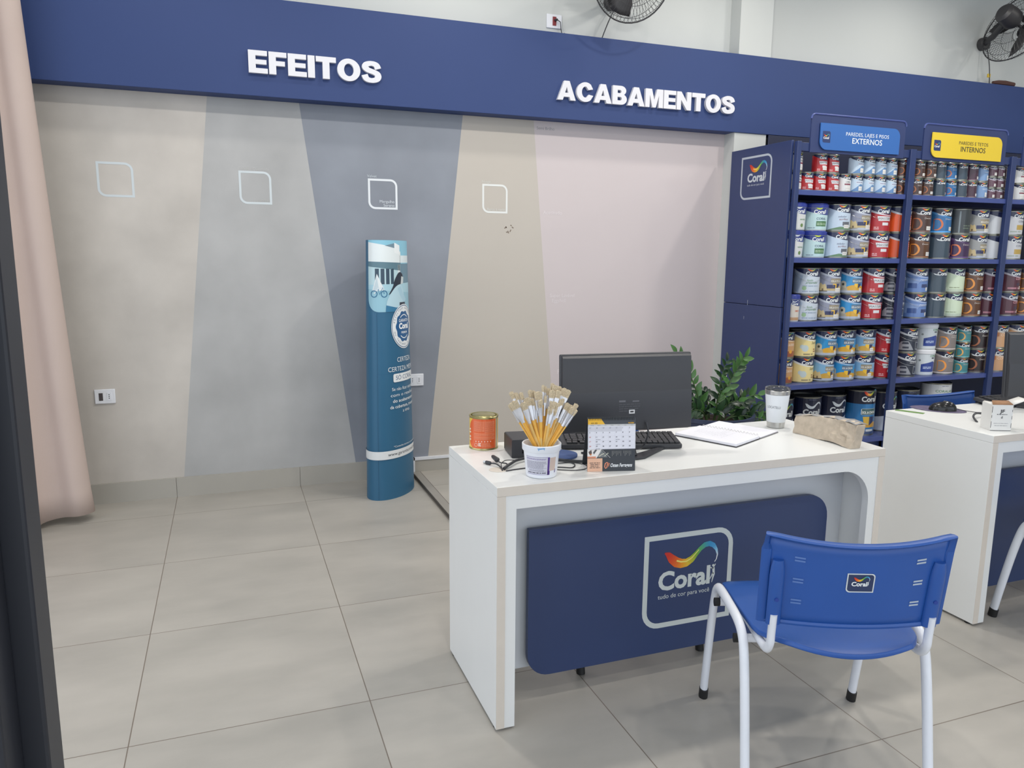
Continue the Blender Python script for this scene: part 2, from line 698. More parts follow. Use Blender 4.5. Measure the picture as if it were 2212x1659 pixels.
sticker('wall_lettering', 0, 0, 0, 0, None, [('Acetinado', 1.932, 1.655, .022, 'L', (224, 216, 218)),
                                           ('Super Lavável', 1.990, 1.122, .022, 'L', (224, 216, 218)),
                                           ('Eggshell', 2.005, 1.088, .022, 'L', (224, 216, 218)),
                                           ('Semi Brilho', 1.880, 2.176, .018, 'L', (150, 148, 152)),
                                           ('F', 2.053, 0.607, .03, 'L', (224, 216, 218))],
        'small pale lettering on the pink wall')
D = Decal()
for (x, z, a, ln) in ((1.668, 1.560, .5, .016), (1.676, 1.572, -.9, .012), (1.690, 1.545, -1.1, .018), (1.705, 1.538, 1.1, .016), (1.718, 1.570, -.6, .014),
                      (1.708, 1.580, -.3, .010), (1.680, 1.538, -.4, .01)):
    D.band([(x, z), (x + ln * math.cos(a), z + ln * math.sin(a))], .006, (120, 105, 92), 1)
o = D.build('wall_chips', wf, wall)
o['label'] = 'small brown chips in the taupe paint'

# ================================================================== FASCIA WITH LETTERS
fas = empty('sign_fascia', (2.5, -0.06, 2.228))
tag(fas, 'long royal blue fascia panel with white raised capital letters across the back wall', 'sign')
MB().box(-1.7 - 2.5, 8 - 2.5, -0.06, 0.057, 0, 0.502, FASCIA_BLUE).build('fascia_board', fas, bevel=0.002)
LETTER = mat('white_raised_letter', (224, 224, 230), 0.4, var=0.01)


def ell(cx, cy, rx, ry, a0, a1, n=20):
    return [(cx + rx * math.cos(R(a0 + (a1 - a0) * i / n)), cy + ry * math.sin(R(a0 + (a1 - a0) * i / n))) for i in range(n + 1)]


def catmull(pts, n=6):
    out = []
    for i in range(len(pts) - 1):
        p0, p1, p2, p3 = pts[max(i - 1, 0)], pts[i], pts[i + 1], pts[min(i + 2, len(pts) - 1)]
        for k in range(n):
            t = k / n
            out.append(tuple(0.5 * (2 * p1[j] + (p2[j] - p0[j]) * t + (2 * p0[j] - 5 * p1[j] + 4 * p2[j] - p3[j]) * t * t
                                    + (3 * p1[j] - p0[j] - 3 * p2[j] + p3[j]) * t ** 3) for j in range(len(p1))))
    out.append(tuple(pts[-1]))
    return out


def letter_loops(c):
    """heavy grotesque capitals, cap height 1"""
    if c == 'E':
        return [[(0, 0), (.74, 0), (.74, .22), (.28, .22), (.28, .40), (.70, .40), (.70, .60), (.28, .60), (.28, .78), (.73, .78), (.73, 1), (0, 1)]]
    if c == 'F':
        return [[(0, 0), (.28, 0), (.28, .39), (.63, .39), (.63, .60), (.28, .60), (.28, .78), (.70, .78), (.70, 1), (0, 1)]]
    if c == 'I':
        return [[(0, 0), (.28, 0), (.28, 1), (0, 1)]]
    if c == 'T':
        return [[(.27, 0), (.55, 0), (.55, .76), (.82, .76), (.82, 1), (0, 1), (0, .76), (.27, .76)]]
    if c == 'A':
        return [[(0, 0), (.29, 0), (.345, .17), (.655, .17), (.71, 0), (1, 0), (.645, 1), (.355, 1)], [(.41, .38), (.59, .38), (.50, .69)]]
    if c == 'M':
        return [[(0, 0), (.25, 0), (.25, .66), (.42, 0), (.62, 0), (.79, .66), (.79, 0), (1.04, 0), (1.04, 1), (.68, 1), (.52, .40), (.36, 1), (0, 1)]]
    if c == 'N':
        return [[(0, 0), (.26, 0), (.26, .55), (.63, 0), (.88, 0), (.88, 1), (.62, 1), (.62, .45), (.26, 1), (0, 1)]]
    if c == 'O':
        return [ell(.48, .5, .48, .515, 0, 360, 32)[:-1], ell(.48, .5, .20, .29, 0, 360, 32)[:-1]]
    if c == 'C':
        o = ell(.48, .5, .48, .515, 42, 318, 26)
        i = ell(.48, .5, .20, .29, 318, 42, 26)
        o = [(.90, .67)] + o[1:-1] + [(.92, .33)]
        i = [(.67, .38)] + i[3:-3] + [(.65, .62)]
        return [o + i]
    if c == 'B':
        o = [(0, 0), (.45, 0)] + ell(.50, .285, .32, .285, -80, 62, 8) + ell(.47, .745, .30, .255, -38, 85, 8) + [(.42, 1), (0, 1)]
        return [o, [(.28, .22), (.42, .22)] + ell(.44, .315, .09, .095, -70, 70, 5) + [(.42, .41), (.28, .41)],
                [(.28, .61), (.40, .61)] + ell(.42, .695, .08, .085, -70, 70, 5) + [(.40, .78), (.28, .78)]]
    if c == 'S':
        cl = catmull([(.70, .66), (.62, .83), (.42, .895), (.20, .83), (.155, .70), (.26, .59), (.45, .52), (.65, .43), (.70, .29), (.62, .16),
                      (.40, .105), (.20, .17), (.12, .35)], 5)
        L, Q = [], []
        for k, (x, y) in enumerate(cl):
            ax, ay = cl[max(k - 1, 0)]
            bx, by = cl[min(k + 1, len(cl) - 1)]
            dx, dy = bx - ax, by - ay
            d = math.hypot(dx, dy)
            hw = .105 + .03 * abs(dy) / d
            L.append((x - dy / d * hw, y + dx / d * hw))
            Q.append((x + dy / d * hw, y - dx / d * hw))
        return [L + Q[::-1]]


def letter_mesh(ch):
    loops = letter_loops(ch)
    vs = [p for l in loops for p in l]
    fs = []
    for t in tessellate_polygon([[Vector((p[0], p[1], 0)) for p in l] for l in loops]):
        a, b, c = (vs[i] for i in t)
        ar = (b[0] - a[0]) * (c[1] - a[1]) - (c[0] - a[0]) * (b[1] - a[1])
        if abs(ar) < 1e-9:
            continue
        fs.append(tuple(t) if ar > 0 else tuple(reversed(t)))
    return vs, fs


def sign_word(word, x0, x1, z, h):
    lt = [letter_mesh(c) for c in word]
    ws = [max(v[0] for v in l[0]) - min(v[0] for v in l[0]) for l in lt]
    gap = 0.05
    tot = sum(ws) + gap * (len(word) - 1)
    k = (x1 - x0) / tot
    x = x0
    for (vs, fs), wd, c in zip(lt, ws, word):
        mn = min(v[0] for v in vs)
        zmin, zmax = min(v[1] for v in vs), max(v[1] for v in vs)
        zk = h
        n = len(vs)
        D3 = []
        for yy in (-0.082, -0.0605):
            D3 += [((v[0] - mn) * k + x - 2.5, yy, v[1] * zk + z - 2.228) for v in vs]
        edge = {}
        F = []
        for f in fs:
            F.append(f)
            F.append(tuple(n + i for i in reversed(f)))
            for a, b in ((f[0], f[1]), (f[1], f[2]), (f[2], f[0])):
                if (b, a) in edge:
                    del edge[(b, a)]
                else:
                    edge[(a, b)] = 1
        for a, b in edge:
            F.append((a, b, n + b, n + a))
        mb = MB()
        mb.add(D3, F, LETTER)
        mb.build('letter', fas, smooth=False)
        x += (wd + gap) * k


sign_word('EFEITOS', 0.165, 0.875, 2.342, 0.115)
sign_word('ACABAMENTOS', 1.958, 3.253, 2.338, 0.113)

# ================================================================== CURTAIN
CUR = mat('pink_beige_curtain_cloth', (198, 180, 172), 0.85, var=0.03, scale=3, bump=0.2, bscale=500)


def curtain():
    n = 90
    rows = 26
    bot0, bot1 = Vector((-0.705, -0.235)), Vector((-1.50, -0.80))
    top0, top1 = Vector((-0.880, -0.235)), Vector((-1.50, -0.80))
    vs, fs = [], []
    for r in range(rows + 1):
        t = r / rows
        z = 0.035 + t * 3.33
        tt = t ** 0.85
        p0 = bot0.lerp(top0, tt)
        p1 = bot1.lerp(top1, tt)
        d = (p1 - p0)
        nrm = Vector((d.y, -d.x)).normalized()
        if nrm.y > 0:
            nrm = -nrm
        for i in range(n + 1):
            s = i / n
            ph = s * 3.6 * 2 * PI + .9
            amp = 0.042 + 0.012 * math.sin(3.1 * s * 6 + t)
            off = amp * (0.5 - 0.5 * math.cos(ph)) ** (0.8) * 1.7 - 0.03
            sl = 0.012 * math.sin(2 * ph + 0.6)
            q = p0 + d * s + nrm * off + d.normalized() * sl
            vs.append((q.x, q.y, z + (0.012 * math.sin(ph * .5) if r == 0 else 0)))
    for r in range(rows):
        for i in range(n):
            a = r * (n + 1) + i
            fs.append((a, a + 1, a + n + 2, a + n + 1))
    mb = MB()
    mb.add(vs, fs, CUR)
    root = empty('curtain', (0, 0, 0))
    tag(root, 'long pale pink-beige curtain hanging in folds at the left of the wall', 'curtain')
    o = mb.build('cloth', root, angle=80)
    sd = o.modifiers.new('thickness', 'SOLIDIFY')
    sd.thickness = 0.004
    rail = MB()
    rail.tube([(-0.80, -0.26, 3.385), (-1.55, -0.86, 3.385)], 0.012, WHITE_PL)
    rail.build('curtain_rail', root)


curtain()


# ================================================================== WALL SOCKETS
def socket(x, z, wd, ht, style, label):
    root = empty('wall_socket', (x, 0, z))
    tag(root, label, 'socket')
    MB().box(-wd / 2, wd / 2, -0.010, -0.0005, -ht / 2, ht / 2, WHITE_PL).build('cover_plate', root, bevel=0.003)
    if style == 'double':
        mb = MB()
        if x < 0:
            mb.box(-.030, -.010, -.0115, -.009, -.022, .020, mat('dark_switch_insert', (66, 58, 60), .4))
        else:
            mb.box(-.032, -.010, -.0125, -.009, -.022, .022, WHITE_PL)
            for dz in (-.010, 0, .010):
                mb.tube([(-.021, -.0126, dz), (-.021, -.0135, dz)], .0028, BLACK_PL, seg=8)
        mb.build('switch_module', root)
        mb = MB()
        mb.box(.010, .032, -.0125, -.009, -.022, .022, WHITE_PL)
        for dz in (-.010, 0, .010):
            mb.tube([(.021, -.0126, dz), (.021, -.0135, dz)], .0028, BLACK_PL, seg=8)
        mb.build('outlet_module', root)
    else:
        mb = MB()
        mb.box(-.012, .012, -.013, -.009, -.026, .026, mat('red_outlet_insert', (128, 40, 46), .4))
        mb.build('outlet_module', root)
        mb = MB()
        mb.tube([(.004, -.013, .006), (.008, -.034, .004)], .007, BLACK_PL)
        mb.tube([(.008, -.034, .004), (.028, -.040, -.010), (.036, -.030, -.045), (.050, -.026, -.095), (.062, -.03, -.13),
                 (.070, -.03, -.10), (.060, -.03, -.068), (.045, -.03, -.078), (.052, -.03, -.11), (.066, -.04, -.14)],
                .0028, BLACK_PL, seg=6)
        mb.build('plug_cord', root)


socket(-0.660, 0.607, .103, .080, 'double', 'white double socket plate low on the beige wall')
socket(1.080, 0.615, .103, .076, 'double', 'white double socket plate on the slate wall, half hidden by the totem')
socket(1.985, 2.825, .102, .082, 'red', 'white plate with red outlet and plugged cord above the blue fascia')


# ================================================================== WALL FANS
def wall_fan(mount, mvec, center, normal, rad, label, cord_end, cord_tag):
    root = empty('wall_fan', mount)
    tag(root, label, 'fan')
    O = Vector(mount)
    GR = mat('dark_fan_metal', (56, 55, 57), 0.45)
    GW = mat('black_guard_wire', (62, 62, 64), 0.4, 0.3)
    c = Vector(center) - O
    n = Vector(normal).normalized()
    Mq = n.to_track_quat('Z', 'Y').to_matrix().to_4x4()
    M = Matrix.Translation(c) @ Mq
    mb = MB()
    mb.tube([(0, 0, 0), (0, -0.05, 0)], 0.048, GR, seg=20)
    mb.build('wall_bracket', root, bevel=.006)
    mot = c - n * 0.14
    mb = MB()
    mb.tube([(0, -0.03, 0), (mot * 0.45) + Vector((0, -.01, -.03)), mot + Vector((0, 0, -.03))], 0.022, GR, seg=12)
    mb.build('arm', root)
    mb = MB()
    mb.lathe([(.001, -.215), (.045, -.21), (.066, -.19), (.072, -.13), (.070, -.08), (.05, -.05), (.02, -.045), (.012, -.03),
              (.012, .01)], GR, 24, M)
    mb.build('motor', root)
    g = MB()

    def ring(r, z, th):
        P_ = [M @ Vector((r * math.cos(2 * PI * i / 40), r * math.sin(2 * PI * i / 40), z)) for i in range(41)]
        g.tube(P_, th, GW, seg=6, cap=False)
    ring(rad, 0, .0045)
    for r, z in ((rad * .9, .038), (rad * .62, .058), (rad * .32, .062), (rad * .9, -.038), (rad * .62, -.058), (rad * .34, -.062)):
        ring(r, z, .0014)
    for k in range(60):
        a = 2 * PI * k / 60
        for s in (1, -1):
            pr = [(rad, 0), (rad * .96, .022), (rad * .9, .036), (rad * .62, .057), (rad * .3, .062)]
            g.tube([M @ Vector((r * math.cos(a), r * math.sin(a), z * s)) for r, z in pr], .0011, GW, seg=4, cap=False)
    g.build('wire_guard', root)
    cp = MB()
    cp.lathe([(.001, .07), (.05, .068), (.055, .06), (.05, .055)], GR, 24, M)
    cp.build('guard_badge', root)
    for k in range(3):
        b = MB()
        vs = []
        for i in range(7):
            t = i / 6
            r = .03 + (rad * .86 - .03) * t
            wd = .35 + .25 * math.sin(PI * min(1, t * 1.1))
            for s in (-1, 0, 1):
                a = 2 * PI * k / 3 + s * wd * .75 + .3 * t
                vs.append(M @ Vector((r * math.cos(a), r * math.sin(a), s * .022 + .005)))
        fs = []
        for i in range(6):
            for j in range(2):
                q = i * 3 + j
                fs.append((q, q + 1, q + 4, q + 3))
        b.add(vs, fs, GR)
        bo = b.build('blade', root, angle=80)
        bo.modifiers.new('thickness', 'SOLIDIFY').thickness = .003
    ce = Vector(cord_end) - O
    cd = MB()
    s0 = Vector((0.02, -.04, -.03))
    P_ = []
    for i in range(9):
        t = i / 8
        P_.append(s0.lerp(ce, t) + Vector((-.012 * math.sin(PI * t), -.02 * math.sin(PI * t), 0)))
    cd.tube(P_, .0035, BLACK_PL, seg=6)
    cd.build('power_cord', root)
    tg = MB()
    tg.box(-.014, .014, -.004, .004, -.012, .014, mat('yellow_tag', (222, 188, 60), .5), Matrix.Translation(Vector(cord_tag) - O))
    tg.build('yellow_tag', root)


wall_fan((2.37, 0, 2.975), None, (2.285, -0.45, 2.985), (-0.05, -0.93, -0.33), .245,
         'black wall fan cut by the photo top, above the finishes lettering', (2.295, -0.035, 2.73), (2.292, -0.04, 2.735))
wall_fan((5.60, 0, 3.04), None, (5.57, -0.33, 3.09), (0.86, 0.02, -0.36), .27,
         'black wall fan at the upper right corner, over the paint shelves', (5.66, -0.06, 2.74), (5.64, -0.065, 2.80))
# loose plug on the fascia top by the right fan
pb = MB()
pb.tube([(5.66, -.09, 2.748), (5.72, -.085, 2.752), (5.80, -.08, 2.755), (5.9, -.08, 2.752)], .02, mat('brown_extension_plug', (82, 52, 46), .5), radii=[.5, .9, 1, .8])
tag(pb.build('extension_plug'), 'brown cable connector lying on top of the fascia below the right fan', 'plug')


# ================================================================== TOTEM
def totem():
    TA, TB, TH = 0.20, 0.115, 1.468
    a = R(50)
    root = empty('advertising_totem', (0.857, -0.29, 0.0), rz=a)
    tag(root, 'tall blue cardboard totem with house photo and round white seal by the slate wall', 'totem')
    N = 256
    pts = []
    for i in range(N + 1):
        ph = -PI + 2 * PI * i / N
        pts.append((TA * math.sin(ph), -TB * math.cos(ph)))
    S = [0.0]
    for i in range(N):
        S.append(S[-1] + math.hypot(pts[i + 1][0] - pts[i][0], pts[i + 1][1] - pts[i][1]))
    half = S[-1] / 2
    S = [q - half for q in S]

    def f(u, v, l):
        u = max(-half, min(half - 1e-6, u))
        lo, hi = 0, N
        while hi - lo > 1:
            md = (lo + hi) // 2
            if S[md] <= u:
                lo = md
            else:
                hi = md
        t = (u - S[lo]) / (S[hi] - S[lo])
        x = pts[lo][0] + (pts[hi][0] - pts[lo][0]) * t
        y = pts[lo][1] + (pts[hi][1] - pts[lo][1]) * t
        k = (1 - .185 * v / TH) * (1 + (l + .0005) / 0.12)
        return Vector((x * k, y * k, v))
    card = mat('blue_printed_card', (46, 100, 134), 0.42, var=0.02)
    mb = MB()
    seg = 72
    rows = [0.0, .002, .2, .8, TH - .001, TH]
    vs = []
    for z in rows:
        for i in range(seg):
            ph = -PI + 2 * PI * i / seg
            k = (1 - .185 * z / TH)
            vs.append((TA * math.sin(ph) * k, -TB * math.cos(ph) * k, z))
    fs = []
    for r in range(len(rows) - 1):
        for i in range(seg):
            fs.append((r * seg + i, r * seg + (i + 1) % seg, (r + 1) * seg + (i + 1) % seg, (r + 1) * seg + i))
    fs.append(tuple((len(rows) - 1) * seg + i for i in range(seg)))
    mb.add(vs, fs, card)
    mb.build('cardboard_sleeve', root)
    e = -.222   # left fold
    D = Decal()
    # photograph panel at the top
    D.poly(rrect(e - .062, 1.075, .222, 1.4675, (.075, 0, 0, 0), 8), (150, 195, 212), 1)      # ground and sky base
    D.rect(e - .062, 1.31, .222, 1.4675, (140, 198, 220), 2)
    for (x0, x1, z0, z1, c) in ((e + .03, -.02, 1.30, 1.31, (120, 170, 190)),):
        D.rect(x0, z0, x1, z1, c, 2)
    D.poly([(e - .062, 1.345), (-.02, 1.345), (-.02, 1.405), (-.10, 1.432), (e - .062, 1.457)], (228, 236, 238), 3)   # white upper storey
    D.poly([(-.165, 1.438), (-.085, 1.452), (-.085, 1.425)], (116, 142, 158), 4)
    D.poly([(-.085, 1.40), (-.085, 1.455), (-.03, 1.44), (-.03, 1.39)], (236, 242, 244), 4)
    D.rect(-.03, 1.345, .20, 1.385, (222, 234, 238), 3)
    D.poly([(e - .062, 1.325), (-.02, 1.30), (-.02, 1.345), (e - .062, 1.352)], (96, 128, 142), 4)
    D.rect(e - .062, 1.215, -.03, 1.325, (186, 214, 222), 3)
    for k in range(4):
        D.rect(-.232 + k * .037, 1.228, -.206 + k * .037, 1.313, (58, 78, 96), 4)
    D.rect(-.055, 1.20, -.028, 1.335, (222, 230, 232), 4)
    D.rect(-.028, 1.23, .20, 1.34, (108, 140, 158), 3)
    D.poly([(e - .062, 1.20), (.2, 1.17), (.2, 1.235), (e - .062, 1.225)], (170, 208, 222), 4)
    T_ = Decal()
    T_.poly([(-.205, 1.19), (-.135, 1.195), (-.178, 1.285)], (226, 232, 234), 5)      # play tent
    T_.poly([(-.20, 1.19), (-.165, 1.19), (-.178, 1.27)], (196, 212, 220), 6)
    for cx in (-.195, -.137):                                                           # small bicycle
        T_.ring([(cx + .020 * math.cos(t * PI / 8), 1.175 + .020 * math.sin(t * PI / 8)) for t in range(16)],
               [(cx + .015 * math.cos(t * PI / 8), 1.175 + .015 * math.sin(t * PI / 8)) for t in range(16)], (52, 112, 150), 7)
    T_.band([(-.195, 1.175), (-.172, 1.205), (-.140, 1.212)], .006, (216, 226, 232), 7)
    T_.band([(-.172, 1.205), (-.165, 1.172), (-.145, 1.21), (-.137, 1.175)], .005, (70, 130, 165), 7)
    G_ = Decal()
    # seated woman seen from behind in a pale blue jumper
    G_.poly(catmull([(-.085, 1.095), (-.080, 1.135), (-.055, 1.185), (-.030, 1.225), (.0, 1.235), (.030, 1.20), (.045, 1.14), (.05, 1.10)]), (184, 214, 226), 8)
    G_.poly([(-.088, 1.075), (-.085, 1.112), (-.02, 1.096), (.03, 1.10), (.06, 1.075)], (58, 122, 160), 9)
    G_.poly(catmull([(-.072, 1.168), (-.045, 1.215), (-.030, 1.255), (.0, 1.292), (.03, 1.28), (.03, 1.235), (-.01, 1.222), (-.035, 1.205), (-.060, 1.175)]), (44, 52, 66), 10)
    G_.poly([(.012, 1.225), (.035, 1.23), (.04, 1.265), (.02, 1.27)], (196, 206, 208), 11)
    G_.band([(.0, 1.21), (.018, 1.17), (.05, 1.13)], .03, (170, 204, 220), 9)
    G_.rect(.0, 1.10, .05, 1.125, (50, 60, 74), 10)
    for src, sx_, ox_ in ((T_, 1.15, -.015), (G_, 1.35, -.045)):
        for tri, col, layer in src.t:
            D.t.append((tuple((px * sx_ + ox_, pz) for px, pz in tri), col, layer))
    # round seal
    cx, cz = .0, .988
    D.circle(cx, cz, .126, (232, 236, 238), 12, 40)
    D.ring([(cx + .121 * math.cos(t * PI / 20), cz + .121 * math.sin(t * PI / 20)) for t in range(40)],
           [(cx + .117 * math.cos(t * PI / 20), cz + .117 * math.sin(t * PI / 20)) for t in range(40)], (43, 88, 130), 13)
    D.poly([(cx + (.086 + .004 * math.cos(t * PI / 4)) * math.cos(t * PI / 40), cz + (.086 + .004 * math.cos(t * PI / 4)) * math.sin(t * PI / 40)) for t in range(80)], (38, 92, 142), 13)
    for s in (1, -1):
        D.band([(cx + .066 * math.cos(R(q)), cz + s * .066 * math.sin(R(q))) for q in range(50, 131, 10)], .005, (232, 236, 238), 14)
    D.text('GARANTIA', cx, cz + .026, .017, (236, 240, 242), 14, .01, 'C', .118)
    D.text('Coral', cx, cz - .012, .030, (240, 243, 245), 14, .05, 'C', .118)
    D.text('PREMIUM', cx, cz - .040, .012, (236, 240, 242), 14, .01, 'C', .07)
    for word, a0, a1, r_, flip in (('RESULTADO GARANTIDO', 165, 15, .099, False), ('OU TROCAMOS A TINTA', 198, 342, .108, True)):
        for i, ch in enumerate(word):
            q = R(a0 + (a1 - a0) * i / (len(word) - 1))
            if ch != ' ':
                D.text(ch, cx + r_ * math.cos(q), cz + r_ * math.sin(q), .011, (52, 78, 116), 14, 0, 'C', None, 0, q + (PI / 2 if flip else -PI / 2))
    # words
    W = (232, 238, 242)
    D.text('CERTEZA,', 0, .790, .026, W, 12, .0, 'C', .165)
    D.text('CERTEZA MESMO,', 0, .738, .026, W, 12, .0, 'C', .310)
    D.poly(rrect(-.118, .676, .118, .724, .01), (232, 236, 238), 12)
    D.text('SÓ CORAL', 0, .688, .025, (40, 88, 132), 13, .0, 'C', .195)
    for s, z, wd, bd in (('Se não ficar satisfeito', .628, .26, .0), ('com o resultado', .594, .28, .0), ('do acabamento e', .560, .25, .012),
                         ('da cobertura, trocamos', .526, .29, .012), ('a tinta', .497, .08, .0)):
        D.text(s, 0, z, .018, W, 12, bd, 'C', wd)
    D.text('*Consulte termos e condições', 0, .300, .010, W, 12, 0, 'C', .25)
    D.rect(-.47, .238, .47, .286, (226, 230, 232), 12)
    D.text('www.garantiacoral.com.br', 0, .255, .018, (60, 66, 76), 13, .006, 'C', .33)
    D.band([(e, 0.005), (e, .238)], .0012, (24, 60, 96), 13)
    D.band([(e, .29), (e, 1.07)], .0012, (24, 60, 96), 13)
    D.band([(e, .727), (.2, .727)], .0008, (30, 84, 128), 1)
    o = D.build('printed_artwork', f, root, ink('totem_print', 0.42), strip=0.006, eps=0.0002)
    o['label'] = 'printed artwork with house photo, seal and white writing'


totem()


# ================================================================== DESKS
def u_frame(x0, x1, zt, inner_l, inner_r, top, rad, mb, y0, y1, mt):
    """inverted U board in the xz plane, open at the bottom, one rounded inner corner"""
    xr = x1 - inner_r
    z_ = zt - top
    inner = [(x0 + inner_l, 0.008), (x0 + inner_l, z_)]
    n = 10
    arc = [(xr - rad + rad * math.sin(PI / 2 * k / n), z_ - rad + rad * math.cos(PI / 2 * k / n)) for k in range(n + 1)]
    # quads: left leg, top, corner piece, right leg
    mb.box(x0, x0 + inner_l, y0, y1, 0.008, z_, mt)
    mb.box(x0, x1, y0, y1, z_, zt, mt)
    mb.box(xr, x1, y0, y1, 0.008, z_, mt)
    poly = arc + [(xr, z_)]
    mb.prism(poly, y0, y1, 'y', mt)


def desk(ox, oy, label, group=None, wide=1.408):
    """origin = front left foot; desk runs to +x and +y"""
    root = empty('reception_desk', (ox, oy, 0))
    tag(root, label, 'desk')
    dpt = 0.498
    W_ = wide
    mb = MB()
    mb.box(0, W_, 0.0, dpt, 0.7225, 0.75, WHITE_LAM)
    mb.build('worktop', root, bevel=.001)
    ed = MB()
    ed.box(0.0005, W_ - .0005, -0.0012, 0.0, 0.7228, 0.7495, CREAM_EDGE)
    ed.build('worktop_edge_band', root)
    for x in (0, W_ - .0265):
        p = MB()
        p.box(x, x + .0265, 0.0, dpt, 0.009, 0.722, WHITE_LAM)
        po = p.build('side_panel', root, bevel=.0008)
        q = MB()
        q.box(x + .0004, x + .0261, -0.0012, 0.0, 0.009, 0.7222, CREAM_EDGE)
        q.build('edge_band', po)
    fr = MB()
    u_frame(.0268, W_ - .0268, .7218, .032, .030, .040, .115, fr, 0.001, .028, WHITE_LAM)
    fr.build('front_frame', root)
    bk = MB()
    bk.box(.0268, W_ - .0268, .150, .168, .10, .7218, mat('matt_white_laminate', (206, 209, 213), .6, var=.01))
    bk.build('back_panel', root)
    nv = MB()
    out = rrect(.143, .083, 1.284, .570, (.075, .002, .085, .002), 8)
    nv.prism(out, .112, .130, 'y', NAVY_LAM)
    no = nv.build('front_logo_panel', root, smooth=True, bevel=.001)
    for x in (.25, 1.15):
        for z in (.2, .45):
            sp = MB()
            sp.tube([(x, .130, z), (x, .150, z)], .012, STEEL)
            sp.build('panel_spacer', root)
    D = Decal()
    leaf_ring(D, .545, .172, .888, .497, .062, .0175, (198, 205, 204), 1)
    coral_logo(D, .602, .305, .20, 1, tag_line=True, ink_c=(206, 213, 212))
    lo = D.build('logo_print', flat((0, .112, 0), (1, 0, 0), (0, 0, 1), (0, -1, 0)), no)
    lo['label'] = 'white leaf-shaped frame with rainbow ribbon logo'
    for x, y in ((.013, .03), (.013, dpt - .03), (W_ - .013, .03), (W_ - .013, dpt - .03)):
        ft = MB()
        ft.tube([(x, y, 0), (x, y, .010)], .011, DARK_RUB, seg=10)
        ft.build('levelling_foot', root)
    gr = MB()
    gr.lathe([(.027, .7501), (.027, .7512), (.0245, .7517), (.001, .7517)], CREAM_EDGE, 24, Matrix.Translation((.062, .170, 0)))
    if ox < 1:
        gr.build('cable_grommet', root)
    return root


desk(0.6785, -2.716, 'white reception desk in the centre with navy logo panel, brushes and monitor on top')
desk(2.618, -2.703, 'second white reception desk at the right edge, partly outside the photo')


